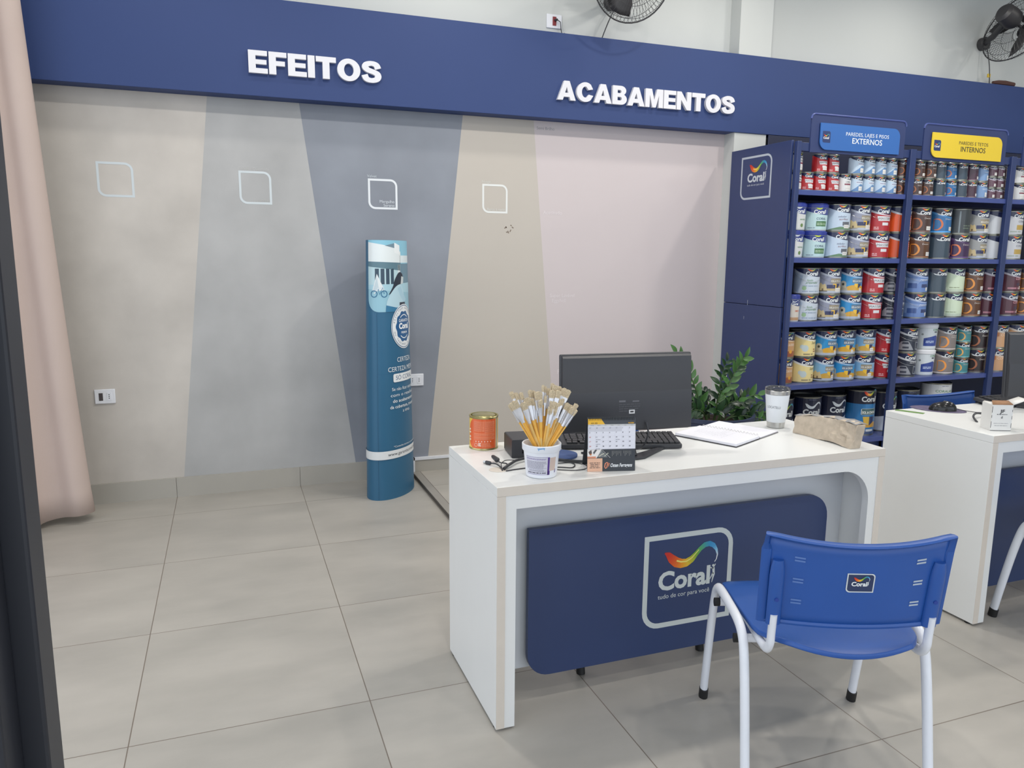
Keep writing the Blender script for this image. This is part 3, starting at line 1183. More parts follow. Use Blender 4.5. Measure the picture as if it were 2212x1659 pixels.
# ================================================================== CHAIRS
def chair(loc, rz, label):
    root = empty('plastic_chair', loc, rz)
    tag(root, label, 'chair', 'blue plastic chairs around the desks')
    # local: x right, y forward, front feet at y=0, rear feet y=-.48
    pl = BLUE_PL
    nx, ny = 16, 14
    vs, fs = [], []
    for j in range(ny + 1):
        v = j / ny
        for i in range(nx + 1):
            u = i / nx * 2 - 1
            # superellipse plan with bowed back edge
            y = -.045 - v * .445
            hw = .222 - .018 * v
            if v < .12:
                hw -= .03 * (1 - v / .12) ** 2
            if v > .72:
                hw -= .058 * ((v - .72) / .28) ** 1.8
            yb = y - .03 * (1 - u * u) * v ** 3 + .012 * (1 - u * u) * (1 - v) ** 4
            z = .437 - .016 * math.sin(PI * min(1, v * 1.15)) * (1 - u * u * .6) - .03 * max(0, .16 - v) / .16 * .8 + .018 * max(0, v - .8) / .2 * (u * u)
            vs.append((u * hw, yb, z))
    for j in range(ny):
        for i in range(nx):
            a = j * (nx + 1) + i
            fs.append((a, a + 1, a + nx + 2, a + nx + 1))
    mb = MB()
    mb.add(vs, fs, pl)
    so = mb.build('seat', root, angle=60)
    sd = so.modifiers.new('thickness', 'SOLIDIFY')
    sd.thickness = .014
    sd.offset = -1
    bv = so.modifiers.new('bevel', 'BEVEL')
    bv.width = .003
    bv.segments = 2
    bv.limit_method = 'ANGLE'
    # backrest
    vs, fs = [], []
    nx, ny = 24, 8

    def back(u, v, off=0.0):
        hw = .2165 + .005 * v
        y = -.452 - .034 * (1 - u * u) - .028 * v - off
        ztop = .727 - .018 * (1 - u * u) + .004
        z = .492 + (ztop - .492) * v
        return Vector((u * hw, y, z))
    for j in range(ny + 1):
        for i in range(nx + 1):
            vs.append(back(i / nx * 2 - 1, j / ny))
    for j in range(ny):
        for i in range(nx):
            a = j * (nx + 1) + i
            fs.append((a, a + 1, a + nx + 2, a + nx + 1))
    mb = MB()
    mb.add(vs, fs, pl)
    bo = mb.build('backrest', root, angle=60)
    sd = bo.modifiers.new('thickness', 'SOLIDIFY')
    sd.thickness = .008
    sd.offset = 0
    # rim flange turned backwards and the two sleeves for the tubes
    rm = MB()
    rimp = [back(-1, v / 6) for v in range(7)] + [back(u / 10 - 1, 1) for u in range(1, 21)] + [back(1, 1 - v / 6) for v in range(1, 7)]
    rm.tube([q + Vector((0, -.004, 0)) for q in rimp], .006, pl, seg=8, r2=.013, ref=(0, 0, 1))
    rm.tube([back(u / 10 - 1, 0) + Vector((0, -.002, .004)) for u in range(0, 21)], .007, pl, seg=8, r2=.008)
    rm.build('rim', bo)
    for s in (-1, 1):
        sl = MB()
        P_ = [back(s * .885, v / 8 * .74, .010) for v in range(9)]
        sl.tube(P_, .0185, pl, seg=14, r2=.012, ref=(1, 0, 0), radii=[1, 1, 1, 1, 1, 1, 1, .93, .7])
        sl.tube([back(s * .885, .30, .021), back(s * .885, .30, .0245)], .005, mat('blue_screw_cap', (28, 58, 140), .3), seg=10)
        sl.build('tube_sleeve', bo)
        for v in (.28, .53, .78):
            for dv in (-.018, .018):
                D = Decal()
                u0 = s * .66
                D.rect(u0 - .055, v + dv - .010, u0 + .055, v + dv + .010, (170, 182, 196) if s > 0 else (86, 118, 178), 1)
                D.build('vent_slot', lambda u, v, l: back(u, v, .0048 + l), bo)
    bd = Decal()
    bx0, bx1, bz0, bz1 = -.034, .034, .597, .651
    U = lambda p: p
    bd.poly(leaf(bx0, bz0, bx1, bz1, .010), (206, 212, 214), 1)
    bd.poly(leaf(bx0 + .003, bz0 + .003, bx1 - .003, bz1 - .003, .008), (38, 52, 88), 2)
    coral_logo(bd, -.022, .616, .038, 3, fig=True)
    ins = .006

    def bf(u, v, l):
        # printed on the outside of the back, so it reads from behind the chair
        uu = u / .222
        q = back(uu, (v - .492) / .235, .0048 + l)
        return q
    bo2 = bd.build('badge', bf, bo, None, eps=.0003)
    bo2['label'] = 'small leaf-shaped logo badge'
    # side frames
    for s in (-1, 1):
        X = s * .235
        ctl = [(X, 0, .012), (X, -.02, .12), (X, -.055, .29), (X, -.082, .385), (X, -.108, .417), (X, -.15, .428), (X, -.24, .430), (X, -.315, .428), (X, -.365, .412),
               (X, -.395, .37), (X, -.425, .26), (X, -.455, .12), (X, -.478, .012)]
        mb = MB()
        mb.tube(catmull(ctl, 5), .0120, WHITE_TUBE, seg=14, r2=.0155, ref=(1, 0, 0))
        lo = mb.build('leg_frame', root, angle=60)
        for y in (0.0, -.478):
            c = MB()
            c.tube([(X, y, 0), (X, y + (-.006 if y == 0 else .004), .034)], .0140, DARK_RUB, seg=14, r2=.0178, ref=(1, 0, 0))
            c.build('foot_cap', lo, bevel=.001)
        # support tube from under the seat up into the backrest sleeve
        Xi = s * .194
        ctl = [(Xi, -.10, .404), (Xi, -.30, .404), (Xi, -.40, .404), (Xi, -.445, .412), (Xi, -.468, .437), (Xi, -.472, .47), (Xi, -.478, .52)]
        mb = MB()
        mb.tube(catmull(ctl, 5), .0095, WHITE_TUBE, seg=12, r2=.0135, ref=(1, 0, 0))
        mb.build('back_support_tube', root, angle=60)
    for y in (-.130, -.345):
        mb = MB()
        mb.tube([(-.236, y, .385), (.236, y, .385)], .012, WHITE_TUBE, seg=12, r2=.009, ref=(0, 0, 1))
        co = mb.build('crossbar', root)
        for s in (-1, 1):
            c = MB()
            c.tube([(s * .234, y, .385), (s * .250, y, .385)], .0130, DARK_RUB, seg=12, r2=.0100, ref=(0, 0, 1))
            c.build('end_cap', co)
    return root


chair((1.585, -2.8465, 0), R(-21.5), 'blue plastic chair on white tube legs in front of the centre desk')
chair((1.29, -2.505, 0), PI, 'blue plastic chair behind the centre desk, only a strip of its back visible')
chair((3.285, -2.365, 0), R(178), 'blue plastic chair behind the right desk, its backrest top showing')
chair((3.01, -2.675, 0), R(-3), 'blue plastic chair before the right desk, only one white leg in view')


# ================================================================== SHELVING
SX = [3.285, 4.190, 5.105, 6.02, 6.93]          # upright positions (left faces)
SHZ = [1.806, 1.392, 0.988, 0.582, 0.185]        # shelf top heights
sh = empty('shelving_unit', (3.285, -0.42, 0))
tag(sh, 'tall navy steel shelving unit full of paint cans along the back wall', 'shelf')
so_ = Vector((3.285, -0.42, 0))


def sbox(name, x0, x1, y0, y1, z0, z1, mt, bevel=.002, parent=None):
    mb = MB()
    mb.box(x0 - so_.x, x1 - so_.x, y0 - so_.y, y1 - so_.y, z0, z1, mt)
    return mb.build(name, parent or sh, bevel=bevel)


# tall side panel in two pieces, with the logo
sbox('side_panel', 3.266, 3.284, -0.715, -0.118, 1.082, 2.098, NAVY_METAL)
sbox('side_panel', 3.266, 3.284, -0.715, -0.118, 0.0, 1.079, NAVY_METAL)
D = Decal()
leaf_ring(D, -.545, 1.768, -.235, 2.044, .052, .013, (186, 194, 204), 1)
coral_logo(D, -.475, 1.880, .17, 1, tag_line=True, ink_c=(200, 206, 214))
for (a, b, ln) in ((-.40, 1.09, .02), (-.40, 1.075, .012), (-.43, .98, .02)):
    D.rect(a, b, a + .003, b + ln, (190, 196, 204), 1)
lo = D.build('logo_print', lambda u, v, l: Vector((3.266 - l, -u - .78, v)) - so_, sh)
lo['label'] = 'white leaf-shaped frame with rainbow ribbon logo on the side panel'
# back sheet, uprights, shelves
sbox('back_sheet', 3.56, 7.6, -0.119, -0.111, 0.0, 2.226, mat('dark_navy_sheet', (34, 40, 66), .5, var=.03))
sbox('end_sheet', 3.286, 3.55, -0.122, -0.114, 0.0, 2.08, mat('dark_navy_sheet', (34, 40, 66), .5))
for i, x in enumerate(SX):
    sbox('upright', x, x + (.030 if i == 0 else .048), -0.748, -0.718, 0.0, 2.09, NAVY_METAL)
for i in range(4):
    xa, xb = SX[i] + (.031 if i == 0 else .049), SX[i + 1] - .001
    for z in SHZ:
        mb = MB()
        mb.box((xa if i == 0 else SX[i] + .0005) - so_.x, SX[i + 1] - so_.x, -0.715 - so_.y, -0.125 - so_.y, z - .012, z, SHELF_BLUE)
        mb.box(xa - so_.x, xb - so_.x, -0.735 - so_.y, -0.715 - so_.y, z - .032, z - .0005, SHELF_BLUE)
        mb.build('shelf', sh, bevel=.0015)
    # kick plate and top rail with rounded header
    sbox('kick_plate', xa, xb, -0.70, -0.69, 0.0, .15, NAVY_METAL)
    sbox('top_rail', xa, xb, -0.735, -0.705, 2.035, 2.085, NAVY_METAL)
    c = (SX[i] + SX[i + 1]) / 2 + .02
    hd = MB()
    hd.prism([(p[0] - so_.x, p[1]) for p in rrect(c - .375, 2.03, c + .375, 2.252, (0.001, .001, .03, .03))], -.742 - so_.y, -.732 - so_.y, 'y',
             mat('dark_header_sheet', (44, 58, 104), .45))
    ho = hd.build('header', sh, bevel=.002)
    rim = MB()
    P_ = rrect(c - .378, 2.03, c + .378, 2.256, (0.001, .001, .03, .03))
    rim.tube([(p[0] - so_.x, -.742 - so_.y, p[1]) for p in P_[14:28][::1]] + [], .006, SHELF_BLUE, seg=6)
    rim.build('header_rim', ho)
    scol = [(52, 104, 176), (228, 198, 56), (214, 216, 220), (60, 110, 180)][i]
    tcol = [(232, 238, 244), (70, 66, 50), (60, 64, 80), (232, 238, 244)][i]
    lx = c - .312
    sg = MB()
    sg.prism([(p[0] - so_.x, p[1]) for p in rrect(lx, 2.048, lx + .635, 2.205, (.05, .001, .05, .001))], -.752 - so_.y, -.746 - so_.y, 'y',
             mat('sign_card_%d' % i, scol, .4, var=.01))
    sg = sg.build('header_sign', sh)
    sg['label'] = ['bright blue header sign', 'yellow header sign', 'white header sign', 'blue header sign'][i]
    D = Decal()
    D.poly(leaf(lx + .018, 2.09, lx + .078, 2.158, .012), (38, 56, 104), 1)
    coral_logo(D, lx + .024, 2.112, .040, 2)
    D.build('sign_logo', lambda u, v, l: Vector((u, -.752 - l, v)) - so_, sg)
    D = Decal()
    l1 = ['PAREDES, LAJES E PISOS', 'PAREDES E TETOS', '', ''][i]
    l2 = ['EXTERNOS', 'INTERNOS', '', ''][i]
    if l1:
        D.text(l1, lx + .37, 2.140, .021, tcol, 2, 0.0, 'C', .345 if i == 0 else .265)
        D.text(l2, lx + .37, 2.096, .032, tcol, 2, .01, 'C', .240 if i == 0 else .225)
    if l1:
        D.build('sign_print', lambda u, v, l: Vector((u, -.752 - l, v)) - so_, sg)


# ================================================================== PAINT CANS
NAVY = (32, 40, 76)


def base_label(r, h, body, top=NAVY, line=None, logo='rainbow', swoosh=True, lx=-.004):
    """swoosh label shared by the cans; u=0 faces the aisle"""
    D = Decal()
    W_ = PI * r
    z0, z1 = .045 * h, .955 * h
    D.rect(-W_, z0, W_, z1, body, 1)
    if swoosh:
        k = r / .083
        bd = [(-.120, .93), (-.105, .885), (-.085, .835), (-.06, .78), (-.03, .725), (0, .685), (.03, .665), (.06, .66), (.10, .67), (.13, .69)]
        bd = [(a * k, b * h) for a, b in bd]
        D.poly([(W_, z1), (-.125 * k, z1)] + bd + [(W_, .70 * h)], top, 2)
        if line:
            D.band([(a, b - .006 * k) for a, b in bd], [.004 * k, .010 * k, .013 * k, .012 * k, .010 * k, .007 * k, .005 * k, .004 * k, .003 * k, .002 * k], line, 3)
        D.rect(-.040 * k, .915 * h, .0 * k, .928 * h, (120, 126, 150), 3)
        coral_logo(D, (lx - .040) * k, .715 * h, .078 * k, 3, rib=logo, fig=(r > .08), rs=.72)
    return D


def lbl_master(D, r, h, k, body=(172, 36, 44)):
    D.poly([(-.045 * k, .60 * h), (.055 * k, .585 * h), (.055 * k, .42 * h), (-.036 * k, .42 * h)], (222, 222, 226), 3)
    D.text('MASTER', -.036 * k, .47 * h, .085 * h, (60, 60, 74), 4, 0, 'L', .086 * k)
    D.rect(-.010 * k, .25 * h, .036 * k, .36 * h, (218, 218, 222), 3)
    D.lines(-.062 * k, -.03 * k, (.10 * h, .16 * h), .035 * h, (226, 178, 180), 3, .1)


def lbl_solchuva(D, r, h, k, hill=(214, 166, 60), house='tower', navy_sticker=False):
    D.poly(catmull([(-.10 * k, .06 * h), (-.07 * k, .22 * h), (-.03 * k, .33 * h), (.02 * k, .34 * h), (.06 * k, .30 * h), (.10 * k, .24 * h), (.12 * k, .06 * h)]), hill, 3)
    D.rect(-PI * r, .05 * h, PI * r, .14 * h, (176, 184, 198), 4)
    if house == 'tower':
        D.poly(rrect(-.098 * k, .14 * h, -.058 * k, .50 * h, (0.001, 0.001, .018 * k, .018 * k)), (196, 192, 176), 4)
        D.circle(-.078 * k, .37 * h, .008 * k, (70, 74, 70), 5, 12, .05 * h)
        D.rect(-.10 * k, .14 * h, -.05 * k, .24 * h, (178, 172, 156), 5)
    else:
        D.poly([(-.115 * k, .10 * h), (-.115 * k, .38 * h), (-.095 * k, .36 * h), (-.085 * k, .44 * h), (-.07 * k, .36 * h), (-.055 * k, .40 * h), (-.04 * k, .10 * h)], (204, 184, 138), 4)
        D.rect(-.10 * k, .14 * h, -.09 * k, .24 * h, (120, 100, 78), 5)
        D.rect(-.075 * k, .14 * h, -.065 * k, .22 * h, (120, 100, 78), 5)
    D.rect(-.022 * k, .42 * h, .058 * k, .60 * h, (150, 140, 120) if house != 'tower' else (96, 118, 140), 4)
    D.text('SOL & CHUVA', -.02 * k, .46 * h, .07 * h, (232, 232, 228), 5, .02, 'L', .076 * k)
    D.poly(catmull([(-.008 * k, .40 * h), (-.004 * k, .30 * h), (.018 * k, .21 * h)]) + catmull([(.018 * k, .21 * h), (.040 * k, .30 * h), (.045 * k, .40 * h)]), (236, 190, 60), 6)
    D.poly([(.018 * k, .21 * h), (.040 * k, .30 * h), (.045 * k, .40 * h), (.018 * k, .40 * h)], (58, 60, 92), 7)
    if navy_sticker:
        D.rect(-.045 * k, .22 * h, .01 * k, .36 * h, (44, 50, 90), 7)


def ring_d(D, cx, cz, s, col, layer=4, glow=(120, 60, 30)):
    """glowing crescent letter D"""
    P_ = (catmull([(cx - .30 * s, cz + .44 * s), (cx + .12 * s, cz + .42 * s), (cx + .36 * s, cz + .14 * s), (cx + .36 * s, cz - .18 * s), (cx + .10 * s, cz - .44 * s),
                    (cx - .22 * s, cz - .46 * s)]))
    D.band(P_, [.03 * s + .14 * s * math.sin(PI * t / (len(P_) - 1)) for t in range(len(P_))], col, layer)
    D.band([(cx - .30 * s, cz + .40 * s), (cx - .27 * s, cz), (cx - .30 * s, cz - .42 * s)], .07 * s, tuple(int(c * .75) for c in col), layer)


def sticker_(D, x, z, wd, ht, k, h):
    D.rect(x * k, z * h, (x + wd) * k, (z + ht) * h, (224, 222, 218), 8)
    D.lines((x + .004) * k, (x + wd - .003) * k, ((z + ht * .45) * h,), .012 * h, (150, 150, 150), 9, .4)


def make_label(kind, r, h):
    k = r / .083
    if kind == 'red':
        D = base_label(r, h, (176, 38, 46), line=(206, 208, 216))
        lbl_master(D, r, h, k)
    elif kind == 'red_small':
        D = base_label(r, h, (176, 40, 44))
        lbl_master(D, r, h, k * 1.05)
        sticker_(D, -.005, .12, .06, .2, k, h)
    elif kind == 'orange':
        D = base_label(r, h, (226, 92, 42), line=(200, 204, 214), lx=.05)
        D.rect(.03 * k, .05 * h, .12 * k, .66 * h, (222, 96, 60), 3)
        D.lines(.045 * k, .10 * k, [q * .07 * h + .1 * h for q in range(7)], .03 * h, (236, 206, 196), 4, .3)
        sticker_(D, .055, .10, .045, .14, k, h)
    elif kind == 'castle':
        D = base_label(r, h, (142, 146, 166), line=(190, 196, 210))
        lbl_solchuva(D, r, h, k, (188, 168, 120), 'castle', True)
        sticker_(D, .01, .10, .05, .14, k, h)
    elif kind == 'solchuva':
        D = base_label(r, h, (50, 146, 206), line=(176, 192, 214))
        lbl_solchuva(D, r, h, k)
        sticker_(D, .03, .10, .022, .12, k, h)
    elif kind == 'solchuva_pale':
        D = base_label(r, h, (130, 178, 214), line=(186, 200, 220))
        lbl_solchuva(D, r, h, k, (206, 164, 74), 'castle')
        sticker_(D, .025, .12, .028, .14, k, h)
    elif kind == 'grey_sol':
        D = base_label(r, h, (150, 152, 152))
        lbl_solchuva(D, r, h, k, (150, 150, 140), 'castle', True)
        sticker_(D, .01, .10, .05, .12, k, h)
    elif kind == 'fundo':
        D = base_label(r, h, (196, 206, 218))
        D.poly([(-.13 * k, .2 * h), (-.13 * k, .85 * h), (-.06 * k, .70 * h), (-.085 * k, .05 * h)], (168, 184, 204), 2)
        D.text('fundo', -.035 * k, .50 * h, .075 * h, (96, 142, 92), 4, .01, 'L', .038 * k, .25)
        D.text('preparador', -.040 * k, .41 * h, .075 * h, (96, 142, 92), 4, .01, 'L', .078 * k, .25)
        D.circle(-.048 * k, .24 * h, .014 * k, (150, 184, 142), 4, 16)
        D.lines(-.06 * k, .055 * k, (.10 * h, .30 * h), .04 * h, (150, 166, 186), 4, .2)
    elif kind == 'selador':
        D = base_label(r, h, (192, 208, 226))
        D.poly([(-.10 * k, .05 * h), (-.02 * k, .16 * h), (.08 * k, .14 * h), (.12 * k, .05 * h)], (96, 132, 96), 3)
        D.text('selador', -.035 * k, .50 * h, .07 * h, (108, 116, 142), 4, .01, 'L', .055 * k, .2)
        D.text('acrílico', -.028 * k, .40 * h, .07 * h, (132, 92, 104), 4, .01, 'L', .060 * k, .2)
        D.rect(-.005 * k, .20 * h, .05 * k, .34 * h, (100, 104, 112), 4)
        sticker_(D, .005, .10, .045, .13, k, h)
    elif kind == 'bucket_green':
        D = base_label(r, h, (188, 216, 218), top=(38, 54, 130), logo='lime')
        D.text('CORAL', -.025 * k, .46 * h, .09 * h, (58, 76, 110), 4, .01, 'L', .07 * k)
        D.rect(-.025 * k, .18 * h, .055 * k, .40 * h, (68, 116, 72), 4)
        D.lines(-.02 * k, .05 * k, (.24 * h, .30 * h), .025 * h, (200, 220, 190), 5, .2)
        D.lines(-.08 * k, -.03 * k, (.10 * h,), .04 * h, (140, 160, 170), 4, .2)
    elif kind == 'bucket_white':
        D = base_label(r, h, (214, 216, 216), top=(38, 54, 130), logo='white')
        D.text('verniz', -.0 * k, .42 * h, .07 * h, (80, 140, 96), 4, .01, 'L', .05 * k)
        D.circle(.02 * k, .2 * h, .012 * k, (110, 140, 84), 4, 12)
    elif kind == 'bucket_orange':
        D = base_label(r, h, (216, 208, 196), top=(38, 54, 120), logo='white')
        D.text('CIMENTO', -.0 * k, .42 * h, .07 * h, (206, 92, 60), 4, .01, 'L', .06 * k)
        D.rect(-.12 * k, .05 * h, .12 * k, .18 * h, (190, 150, 110), 3)
    elif kind == 'yellow':
        D = base_label(r, h, (234, 216, 152), line=(226, 226, 220))
        D.text('3em1', .012 * k, .50 * h, .10 * h, (70, 66, 60), 4, .0, 'L', .045 * k, .2)
        D.circle(-.03 * k, .34 * h, .022 * k, (198, 212, 214), 3, 12)
        D.circle(-.05 * k, .40 * h, .014 * k, (198, 212, 214), 3, 12)
        D.lines(-.04 * k, .03 * k, (.09 * h,), .05 * h, (150, 140, 110), 4, .1)
        D.lines(.03 * k, .055 * k, (.2 * h, .28 * h), .04 * h, (140, 80, 60), 4, .1)
    elif kind == 'brown_photo':
        D = base_label(r, h, (196, 150, 104), line=(214, 200, 180))
        D.text('SOL & CHUVA', -.02 * k, .46 * h, .09 * h, (238, 226, 208), 5, .02, 'L', .076 * k)
        D.rect(-.03 * k, .05 * h, .12 * k, .26 * h, (150, 84, 58), 3)
        D.circle(.02 * k, .24 * h, .014 * k, (222, 160, 60), 4, 12)
    elif kind == 'black_floor':
        D = base_label(r, h, (44, 50, 66), line=(206, 210, 216))
        D.text('PINTA PISO', -.01 * k, .545 * h, .06 * h, (214, 216, 222), 4, .01, 'L', .072 * k)
        D.poly([(-.10 * k, .10 * h), (-.10 * k, .30 * h), (-.08 * k, .44 * h), (-.035 * k, .46 * h), (-.02 * k, .34 * h), (.005 * k, .10 * h)], (150, 154, 162), 3)
        D.poly([(-.075 * k, .34 * h), (-.07 * k, .42 * h), (-.035 * k, .42 * h), (-.03 * k, .34 * h)], (52, 58, 74), 4)
        D.rect(-.07 * k, .16 * h, -.03 * k, .24 * h, (66, 70, 84), 4)
        D.ring([(.02 * k, .12 * h), (.055 * k, .10 * h), (.065 * k, .40 * h), (.02 * k, .44 * h)], [(.024 * k, .15 * h), (.050 * k, .13 * h), (.060 * k, .38 * h), (.024 * k, .40 * h)], (150, 156, 164), 3)
    elif kind == 'reno':
        D = base_label(r, h, (104, 134, 190), line=(176, 190, 220))
        D.poly([(-.12 * k, .2 * h), (-.12 * k, .62 * h), (-.0 * k, .56 * h), (-.05 * k, .2 * h)], (132, 158, 206), 2)
        D.text('renova', -.01 * k, .50 * h, .09 * h, (226, 232, 240), 4, .01, 'L', .065 * k)
        D.rect(-.09 * k, .20 * h, -.03 * k, .40 * h, (66, 92, 150), 3)
        D.rect(.0 * k, .22 * h, .055 * k, .36 * h, (56, 68, 110), 3)
        sticker_(D, .035, .10, .022, .13, k, h)
    elif kind == 'slate':
        D = base_label(r, h, (58, 74, 88), top=(30, 36, 62), line=(60, 74, 90))
        D.poly([(-.07 * k, .80 * h), (-.035 * k, .74 * h), (-.03 * k, .70 * h), (-.06 * k, .73 * h)], (218, 224, 226), 4)
        ring_d(D, .045 * k, .50 * h, .022 * k, (176, 108, 84))
        sticker_(D, .045, .10, .022, .14, k, h)
    elif kind == 'mint':
        D = base_label(r, h, (206, 222, 196), logo='mint')
        D.lines(-.07 * k, .0 * k, (.20 * h,), .025 * h, (120, 132, 96), 4, .3)
        D.rect(-PI * r, .05 * h, PI * r, .15 * h, (190, 204, 184), 3)
    elif kind in ('brown_d', 'amber_d', 'darkbrown_d', 'grey_d', 'blue_d', 'purple_d', 'teal_d', 'plum'):
        body, rg = {'brown_d': ((72, 50, 44), (176, 104, 60)), 'amber_d': ((92, 58, 36), (222, 142, 52)), 'darkbrown_d': ((40, 30, 30), (158, 96, 66)),
                    'grey_d': ((132, 124, 122), (236, 152, 66)), 'blue_d': ((44, 104, 158), (206, 112, 66)), 'purple_d': ((60, 36, 76), (226, 122, 70)),
                    'teal_d': ((66, 132, 138), (222, 170, 96)), 'plum': ((70, 44, 60), (120, 70, 84))}[kind]
        D = base_label(r, h, body, top=(28, 30, 52), line=tuple(min(255, c + 30) for c in body))
        D.poly([(-.07 * k, .80 * h), (-.035 * k, .74 * h), (-.03 * k, .70 * h), (-.06 * k, .73 * h)], (206, 210, 214), 4)
        if kind != 'plum':
            ring_d(D, -.062 * k, .36 * h, .078 * k, rg)
            D.text('Decora', -.012 * k, .54 * h, .065 * h, (214, 206, 200), 4, .0, 'L', .052 * k)
        D.rect(-PI * r, .045 * h, PI * r, .09 * h, tuple(min(255, int(c * 1.5 + 20)) for c in body), 3)
        if kind in ('brown_d', 'amber_d', 'plum', 'blue_d'):
            sticker_(D, .005 if kind == 'brown_d' else .02, .11, .048, .15, k, h)
    elif kind == 'maroon':
        D = base_label(r, h, (82, 40, 54), line=(176, 172, 186))
        D.text('CORAL', -.01 * k, .52 * h, .10 * h, (208, 152, 160), 4, .02, 'L', .07 * k)
        D.rect(.0 * k, .28 * h, .05 * k, .38 * h, (60, 48, 72), 4)
        D.lines(-.06 * k, .03 * k, (.13 * h,), .07 * h, (176, 120, 134), 4, .1)
        sticker_(D, .03, .12, .03, .13, k, h)
    elif kind == 'gold_white':
        D = base_label(r, h, (198, 200, 206))
        D.text('CORAL', -.01 * k, .52 * h, .08 * h, (74, 78, 100), 4, .0, 'L', .06 * k)
        D.rect(-.02 * k, .22 * h, .06 * k, .42 * h, (184, 156, 84), 4)
        D.lines(-.06 * k, .02 * k, (.12 * h,), .05 * h, (160, 170, 160), 4, .2)
    elif kind == 'white_blank':
        D = base_label(r, h, (206, 210, 216), logo='white', lx=.06)
        D.lines(.02 * k, .05 * k, (.12 * h,), .05 * h, (160, 166, 172), 4, .2)
    elif kind == 'orange_cora':
        D = base_label(r, h, (206, 160, 120), line=(210, 200, 190))
        D.text('CORAL', -.03 * k, .52 * h, .10 * h, (232, 200, 172), 4, .02, 'L', .08 * k)
        D.rect(-.12 * k, .50 * h, -.04 * k, .66 * h, (182, 112, 62), 3)
    elif kind == 'coralar':
        D = base_label(r, h, (214, 222, 228), swoosh=False)
        D.text('CORALAR', .0, .84 * h, .08 * h, (96, 152, 106), 4, .02, 'L', .085 * k)
        D.poly([(-.06 * k, .16 * h), (.055 * k, .16 * h), (.055 * k, .58 * h), (.03 * k, .64 * h), (-.06 * k, .50 * h)], (54, 76, 150), 4)
        D.lines(-.045 * k, .02 * k, (.36 * h, .30 * h), .035 * h, (190, 204, 232), 5, .2)
        D.circle(-.07 * k, .68 * h, .008 * k, (140, 150, 152), 4, 12)
        D.rect(.015 * k, .76 * h, .045 * k, .81 * h, (60, 64, 80), 4)
    elif kind == 'lightblue_small':
        D = base_label(r, h, (186, 206, 224), top=(30, 38, 66))
        D.poly([(-.09 * k, .06 * h), (-.03 * k, .26 * h), (.02 * k, .46 * h), (.10 * k, .40 * h), (.12 * k, .06 * h)], (96, 136, 182), 3)
        D.rect(-.03 * k, .50 * h, .06 * k, .62 * h, (212, 216, 228), 4)
        D.lines(-.025 * k, .055 * k, (.54 * h,), .04 * h, (120, 132, 160), 5, .1)
        sticker_(D, .0, .10, .05, .24, k, h)
    elif kind == 'white_small':
        D = base_label(r, h, (220, 222, 222), top=(30, 38, 66))
        D.text('CORAL', -.02 * k, .50 * h, .10 * h, (86, 84, 96), 4, .0, 'L', .06 * k)
        D.rect(-.03 * k, .38 * h, .05 * k, .46 * h, (128, 60, 76), 4)
        sticker_(D, -.02, .08, .07, .25, k, h)
    elif kind == 'renoblue_small':
        D = base_label(r, h, (120, 152, 194), top=(30, 38, 66))
        D.text('reno', -.02 * k, .50 * h, .12 * h, (214, 224, 238), 4, .0, 'L', .06 * k)
        sticker_(D, .01, .10, .035, .26, k, h)
    elif kind == 'tiny_plum':
        D = base_label(r, h, (96, 62, 78), top=(40, 40, 66), line=(190, 180, 196), logo='white')
        sticker_(D, -.02, .12, .055, .26, k, h)
    elif kind == 'glass_dark':
        D = base_label(r, h, (52, 58, 62), swoosh=False)
        D.rect(-.05 * k, .05 * h, -.04 * k, .9 * h, (120, 132, 138), 3)
        D.lines(-.02 * k, .05 * k, (.2 * h, .3 * h), .05 * h, (92, 104, 92), 3, .2)
    elif kind in ('big_white_swoosh', 'big_rainbow', 'big_solchuva', 'big_coralar'):
        D = Decal()
        W_ = PI * r
        z0, z1 = .03 * h, .965 * h
        kk = r / .115
        if kind == 'big_coralar':
            D.rect(-W_, z0, W_, z1, (222, 224, 226), 1)
            D.text('CORALAR', 0, .80 * h, .05 * h, (96, 142, 106), 3, .02, 'C', .15 * kk)
        elif kind == 'big_solchuva':
            D.rect(-W_, z0, W_, z1, (48, 120, 178), 1)
            D.rect(-W_, .70 * h, W_, z1, (28, 32, 52), 2)
            coral_logo(D, -.068 * kk, .755 * h, .125 * kk, 3)
            D.poly(rrect(-.065 * kk, .46 * h, .07 * kk, .60 * h, .008), (214, 220, 222), 3)
            D.rect(-.060 * kk, .465 * h, .065 * kk, .595 * h, (72, 104, 108), 4)
            D.text('SOL & CHUVA', 0.002, .49 * h, .05 * h, (234, 236, 230), 5, .04, 'C', .118 * kk)
            D.poly([(-.09 * kk, .18 * h), (-.09 * kk, .27 * h), (.0, .33 * h), (.10 * kk, .28 * h), (.10 * kk, .18 * h)], (204, 156, 62), 3)
            D.poly([(-.05 * kk, .42 * h), (-.042 * kk, .30 * h), (.002, .22 * h), (.046 * kk, .30 * h), (.054 * kk, .42 * h)], (214, 176, 70), 6)
            D.poly([(.002, .22 * h), (.046 * kk, .30 * h), (.054 * kk, .42 * h), (.002, .42 * h)], (54, 66, 104), 7)
            D.rect(-W_, z0, W_, .10 * h, (62, 84, 126), 3)
            D.rect(-.02 * kk, .09 * h, .05 * kk, .14 * h, (206, 212, 218), 8)
        else:
            D.rect(-W_, z0, W_, z1, (28, 34, 60), 1)
            D.poly([(-W_, .10 * h), (-.12 * kk, .36 * h), (.0, .42 * h), (.12 * kk, .52 * h), (W_, .30 * h), (W_, z0), (-W_, z0)], (200, 206, 218), 2)
            coral_logo(D, -.068 * kk, .58 * h, .130 * kk, 3, rib='white' if kind == 'big_white_swoosh' else 'rainbow')
